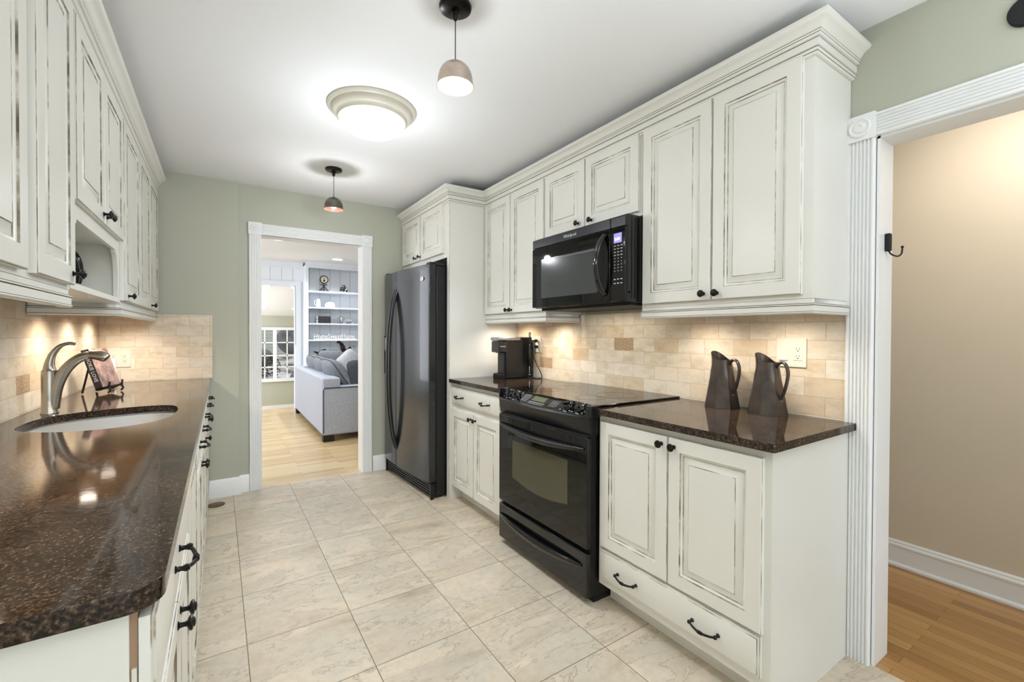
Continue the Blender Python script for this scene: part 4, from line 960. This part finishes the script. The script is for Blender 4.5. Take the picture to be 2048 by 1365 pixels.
obj('body', MB().lathe([(.036, 0), (.038, .02), (.036, .08), (.030, .115), (.032, .140), (.028, .140), (.026, .11), (0, .10)], (1.355, ys, SH[1]), 24), 'porcelain', wp); obj('handle', MB().tube(bez([(1.325, ys, SH[1]+.115), (1.297, ys, SH[1]+.10), (1.300, ys, SH[1]+.05), (1.320, ys, SH[1]+.03)], 6), .005, 8), 'porcelain', wp)
dd = thing('covered_dish', 'white domed dish on the second bookcase shelf', 'dish', (1.54, ys, SH[1]))
obj('saucer', MB().lathe([(.05, 0), (.082, .012), (.084, .018), (0, .018)], (1.54, ys, SH[1]), 28), 'porcelain', dd); obj('dome', MB().lathe([(.080, .018), (.083, .045), (.070, .075), (.040, .095), (.012, .100), (0, .101)], (1.54, ys, SH[1]), 28), 'porcelain', dd)
WHICH = ('bottom', 'second from bottom', 'second from top', 'top')
for i in range(4):
    z = SH[2]+i*.030; g = thing('book', 'dark keepsake book, %s of the flat stack on the third bookcase shelf' % WHICH[i], 'book', (1.43, ys, z), 'dark books stacked on the bookcase')
    obj('cover', MB().box(1.335, 1.540, ys-.08, ys+.08, z, z+.004).box(1.335, 1.540, ys-.08, ys+.08, z+.0245, z+.0288).box(1.34, 1.537, ys-.081, ys-.078, z+.004, z+.0245), 'darkbook', g)
    obj('pages', MB().box(1.318, 1.5385, ys-.0775, ys+.0775, z+.0042, z+.0243), 'pagelight', g)
dg = MB(); z = SH[2]
dg.tube(bez([(1.945, ys, z+.085), (1.92, ys, z+.070), (1.86, ys, z+.060), (1.78, ys, z+.062), (1.735, ys, z+.085), (1.715, ys, z+.105), (1.69, ys, z+.085), (1.672, ys, z+.055)], 6), [.008]*6+[.020]*7+[.026]*14+[.022]*6+[.024]*6+[.017]*4, 12)
for x in (1.76, 1.785, 1.90, 1.925): dg.lathe([(.012, 0), (.010, .03), (.014, .05)], (x, ys-.012, z), 10)
dg.sphere((1.722, ys-.024, z+.075), .020, 12, 8, sc=(1, .5, 1.8))
single('dachshund_figurine', dg, 'silver', 'silver dachshund figurine on the third bookcase shelf', 'figurine')
sg = thing('sign', 'white standing letter sign reading HomeSweetHome on the fourth bookcase shelf', 'sign', (1.60, YS+.05, SH[3]))
obj('base', MB().box(1.270, 1.955, YS+.035, YS+.062, SH[3], SH[3]+.012), 'whiteplastic', sg)
text('lettering', 'HomeSweetHome', .118, 'whiteplastic', sg, frame((1.605, YS+.048, SH[3]+.050), (1, 0, 0), (0, 0, 1)), .006)
text_o = [o for o in sg.children if o.name.startswith('lettering')][0]
xs = [v.co.x for v in text_o.data.vertices]; kx = .655/(max(xs)-min(xs)); mid = (max(xs)+min(xs))/2
for v in text_o.data.vertices: v.co.x = (v.co.x-mid)*kx+1.605-wl(sg).x
z5 = SH[4]
sn = MB().tube(bez([(1.278, ys, z5+.105), (1.31, ys, z5+.098), (1.345, ys, z5+.080), (1.385, ys, z5+.082), (1.42, ys, z5+.110), (1.45, ys, z5+.130), (1.468, ys, z5+.120), (1.478, ys, z5+.095)], 6), [.004+.020*math.sin(min(1, i/30)*PI*.75) for i in range(43)], 10)
sn.tube([(1.385, ys, z5), (1.385, ys, z5+.07)], .006, 8).box(1.345, 1.425, ys-.03, ys+.03, z5, z5+.01)
single('wave_sculpture', sn, 'rust', 'small dark wavy metal sculpture on the lowest bookcase shelf', 'sculpture')
hs = MB(); H0 = 1.80
hs.tube(bez([(1.650, ys, z5+.245), (1.672, ys, z5+.262), (1.705, ys, z5+.245), (1.735, ys, z5+.200), (1.750, ys, z5+.150)], 6), [.012]*4+[.018]*4+[.022]*6+[.032]*6+[.042]*5, 10)
hs.tube(bez([(1.745, ys, z5+.165), (1.79, ys, z5+.125), (1.84, ys, z5+.130), (1.885, ys, z5+.150)], 6), [.040]*3+[.020]*8+[.028]*4+[.042]*4, 10)
for pts in ([(1.735, ys-.012, z5+.13), (1.722, ys-.012, z5+.075), (1.720, ys-.012, z5)], [(1.755, ys+.012, z5+.13), (1.775, ys+.012, z5+.09), (1.800, ys+.012, z5+.088)], [(1.885, ys-.012, z5+.13), (1.860, ys-.012, z5+.065), (1.868, ys-.012, z5)], [(1.90, ys+.012, z5+.13), (1.905, ys+.012, z5+.06), (1.895, ys+.012, z5)]):
    q = bez(pts, 6); hs.tube(q, [.022-.014*(i/(len(q)-1)) for i in range(len(q))], 8)
hs.tube(bez([(1.905, ys, z5+.175), (1.935, ys, z5+.180), (1.955, ys, z5+.150)], 6), .005, 8)
hs.tube(bez([(1.668, ys, z5+.268), (1.663, ys, z5+.290)], 3), .005, 6)
single('horse_sculpture', hs, 'rust', 'rusty brown metal horse sculpture on the lowest bookcase shelf', 'sculpture')

# sofa: its back faces the left, its arm faces the camera
sf = thing('sofa', 'grey tweed sofa seen from its back corner through the doorway', 'sofa', (1.6, 6.6, 0))
mb = MB().box(.965, 1.165, 5.43, 7.72, .075, .735)
obj('back', mb, 'fabric', sf, bevel=.022, seg=3)
obj('arm', MB().box(.972, 1.98, 5.415, 5.66, .075, .625), 'fabric', sf, bevel=.020, seg=3); obj('arm', MB().box(.972, 1.98, 7.50, 7.735, .075, .625), 'fabric', sf, bevel=.020, seg=3)
obj('seat_base', MB().box(1.165, 1.96, 5.66, 7.50, .075, .30), 'fabric', sf, bevel=.015)
pp = MB()
pp.tube([(.974, 5.414, .10), (.974, 5.414, .60), (.985, 5.414, .622), (1.95, 5.414, .622)], .006, 8); obj('piping', pp, 'piping', sf)
def pillow(c_, sx_, sy_, sz_, rot, n1=.42):
    mb = MB(); nu, nv = 28, 14
    def sg_(x, p): return math.copysign(abs(x)**p, x)
    for j in range(nv+1):
        ph = -PI/2+PI*j/nv
        for i in range(nu):
            th = 2*PI*i/nu; e = .38
            mb.v.append(Vector((sx_*sg_(math.cos(ph), .8)*sg_(math.cos(th), e), sy_*sg_(math.cos(ph), .8)*sg_(math.sin(th), e), sz_*sg_(math.sin(ph), 1.0))))
    for j in range(nv):
        for i in range(nu): mb.f.append([j*nu+i, j*nu+(i+1) % nu, (j+1)*nu+(i+1) % nu, (j+1)*nu+i]); mb.m.append(0)
    R = Matrix.Translation(c_) @ rot; mb.xf(R)
    ring = [R @ Vector((sx_*sg_(math.cos(2*PI*i/40), .38)*1.0, sy_*sg_(math.sin(2*PI*i/40), .38)*1.0, 0)) for i in range(40)]
    return mb, MB().tube(ring, .006, 6, True)
for y in (5.98, 6.60, 7.20):     # loose back cushions, leaning over the frame
    rot = Matrix.Rotation(math.radians(57), 4, 'Y')
    a, b_ = pillow((1.27, y, .675), .29, .325, .115, rot)
    k = obj('back_cushion', a, 'cushion', sf); obj('piping', b_, 'piping', k)
for y in (5.98, 6.60, 7.20): obj('seat_cushion', MB().box(1.25, 1.98, y-.305, y+.305, .30, .46), 'cushion', sf, bevel=.03, seg=3)
for (x, y) in ((1.02, 5.47), (1.02, 7.66), (1.90, 5.47), (1.90, 7.66)): obj('leg', MB().box(x-.045, x+.075, y-.045, y+.045, 0, .08), 'sofaleg', sf)
def throw(label, c_, s, rot, m):
    t = thing('throw_pillow', label, 'pillow', (c_[0], c_[1], c_[2]-s[0]*.9)); a, b_ = pillow(c_, *s, rot); obj('cover', a, m, t); obj('piping', b_, 'piping' if m != 'whitepillow' else 'whitepillow', t)
throw('large charcoal throw pillow on the near end of the grey sofa', (1.545, 5.80, .69), (.24, .23, .075), Matrix.Rotation(.5, 4, 'Z') @ Matrix.Rotation(math.radians(68), 4, 'X'), 'darkpillow')
throw('white textured throw pillow behind the charcoal one on the sofa', (1.52, 6.42, .80), (.20, .20, .07), Matrix.Rotation(.4, 4, 'Z') @ Matrix.Rotation(math.radians(70), 4, 'X') @ Matrix.Rotation(.6, 4, 'Z'), 'whitepillow')
throw('grey throw pillow at the far end of the sofa by the bookcase', (1.40, 7.12, .82), (.20, .18, .07), Matrix.Rotation(.3, 4, 'Z') @ Matrix.Rotation(math.radians(75), 4, 'X'), 'cushion')
def downlight(label, x, y, z, group=None, tilt=0, r_=.075):
    t = thing('recessed_light', label, 'lamp', (x, y, z-.006), group)
    for nm, pr, m in (('trim_ring', [(r_*1.25, .006), (r_*1.25, .002), (r_*1.02, 0), (r_, .002), (r_, .006)], 'white'), ('lens', [(r_, .003), (0, .002)], 'recess')):
        mb = MB().lathe(pr, (0, 0, -.006), 24); mb.xf(Matrix.Translation((x, y, z)) @ Matrix.Rotation(tilt, 4, 'X')); obj(nm, mb, m, t)
downlight('recessed light in the living room ceiling nearest the doorway', .60, 6.21, ZL, 'living room downlights'); downlight('recessed light in the living room ceiling in front of the bookcase', 1.542, 7.39, ZL, 'living room downlights')
light('living_lamp_and_fill', 'SPOT', (.60, 6.21, 2.40), 42, (.94, .97, 1), .06, spot=2.4, blend=.8); light('living_lamp_and_fill', 'SPOT', (1.15, 4.75, 2.38), 56, (.94, .97, 1), .08, rot=(.75, 0, 0), spot=2.2, blend=.8); light('living_lamp_and_fill', 'SPOT', (1.54, 7.39, 2.40), 80, (.94, .97, 1), .06, spot=2.4, blend=.8)  # middle spot is fill added near the doorway, with no fixture

# den beyond the living room (floor a few steps lower), with a window
struct('floor_den', MB().box(-1.6, 2.6, 8.29, 10.95, -.47, -.41), 'oakpale')
struct('wall_den', MB().box(-1.6, .60, 10.8, 10.92, -.41, 1.70).box(1.39, 2.6, 10.8, 10.92, -.41, 1.70).box(.60, 1.39, 10.8, 10.92, -.41, .245).box(.60, 1.39, 10.8, 10.92, 1.335, 1.70).box(2.5, 2.6, 8.29, 10.8, -.41, 2.5), 'sage')
struct('ceiling_den', MB().prism([(8.275, 2.30), (10.8, 1.625), (10.95, 1.625), (10.95, 1.75), (8.275, 2.42)], 0, -1.6, 2.6), 'ceil')
struct('baseboard_den', MB().box(-1.6, 2.6, 10.78, 10.8, -.41, -.31), 'white')
wn = sroot('window_1', (1.0, 10.8, .25))
wf = MB().box(.60, 1.39, 10.765, 10.86, 1.315, 1.375).box(.58, 1.41, 10.74, 10.86, .205, .270).box(.56, .64, 10.775, 10.86, .25, 1.335).box(1.365, 1.42, 10.775, 10.86, .25, 1.335).box(.935, 1.000, 10.78, 10.86, .25, 1.335)
obj('window_frame', wf, 'white', wn)
gr = MB()
for z in (.515, .765, 1.045): gr.box(.64, 1.37, 10.80, 10.825, z-.012, z+.012)
for x in (.775, 1.205): gr.box(x-.011, x+.011, 10.80, 10.825, .27, 1.315)
obj('muntin_grille', gr, 'white', wn)
obj('pane', MB().box(.64, 1.37, 10.828, 10.832, .27, 1.315), 'pane', wn)
sl = math.atan2(-(1.625-2.30), -(10.8-8.275))
TL = math.atan((1.625-2.30)/(10.8-8.275))
DN = ('nearest the bookcase wall on its left', 'farther away on its left', 'nearest the bookcase wall on its right', 'farther away on its right')
for (x, y), s in zip(((.68, 9.04), (.717, 10.255), (1.14, 9.04), (1.297, 10.29)), DN):
    downlight('small recessed light in the sloped den ceiling, %s' % s, x, y, 2.30+(y-8.275)*(1.625-2.30)/(10.8-8.275), 'den downlights', TL, .06)

# outside the den window
single('ground', MB().add([(-6, 11.2, -.5), (8, 11.2, -.5), (8, 24, 1.6), (-6, 24, 1.6), (-6, 11.2, -.6), (8, 11.2, -.6), (8, 24, .5), (-6, 24, .5)], [(0, 1, 2, 3), (4, 7, 6, 5), (0, 4, 5, 1), (1, 5, 6, 2), (2, 6, 7, 3), (3, 7, 4, 0)]), 'snow', 'patchy snow-covered sloping yard outside the window', 'yard')['kind'] = 'structure'
hh = thing('house', 'neighbouring house with pale horizontal siding outside the den window', 'house', (1.8, 17, .3))
obj('wall', MB().box(-1.0, 6, 17, 19, .3, 5), 'siding', hh)
obj('window', MB().box(.45, .75, 16.95, 17.0, 1.45, 2.3).box(.85, 1.15, 16.95, 17.0, 1.45, 2.3), 'winblue', hh); obj('window', MB().box(1.95, 2.6, 16.95, 17.0, .9, 2.3), 'winblue', hh); obj('shutter', MB().box(1.28, 1.45, 16.95, 17.0, 1.5, 2.3), 'rust', hh)
def boulder(label, c_, s):
    mb = MB().sphere((0, 0, 0), 1, 20, 12)
    for v in mb.v: v.xyz = v*(1+.22*noise.noise(v*1.7+Vector(c_)))
    mb.xf(Matrix.Translation(c_) @ Matrix.Diagonal((*s, 1))); single('boulder', mb, 'rock', label, 'rock', 'boulders in the yard')
boulder('large grey boulder behind the right half of the window', (1.85, 15.4, 1.05), (.42, .40, .42)); boulder('grey boulder low behind the left half of the window', (.95, 14.0, .55), (.30, .30, .26)); boulder('flat grey boulder at the foot of the yard', (1.80, 12.75, .12), (.30, .26, .16))
mb = MB()
for i in range(420):
    a = random.uniform(0, 2*PI); rr_ = random.random()**.5*.34; zz = random.random(); p = Vector((1.0+rr_*math.cos(a)*math.sin(PI*(.25+.6*zz)), 13.2+rr_*math.sin(a)*.8, .12+.55*zz)); d = Vector((random.uniform(-1, 1), random.uniform(-1, 1), random.uniform(-.4, 1))).normalized()*.05; w = d.cross(Vector((random.random(), random.random(), .3))).normalized()*.018
    mb.add([p-w, p+d, p+w, p-d*.4], [(0, 1, 2, 3)])
single('shrub', mb, 'leaf', 'dry leafy shrub in front of the window', 'shrub')
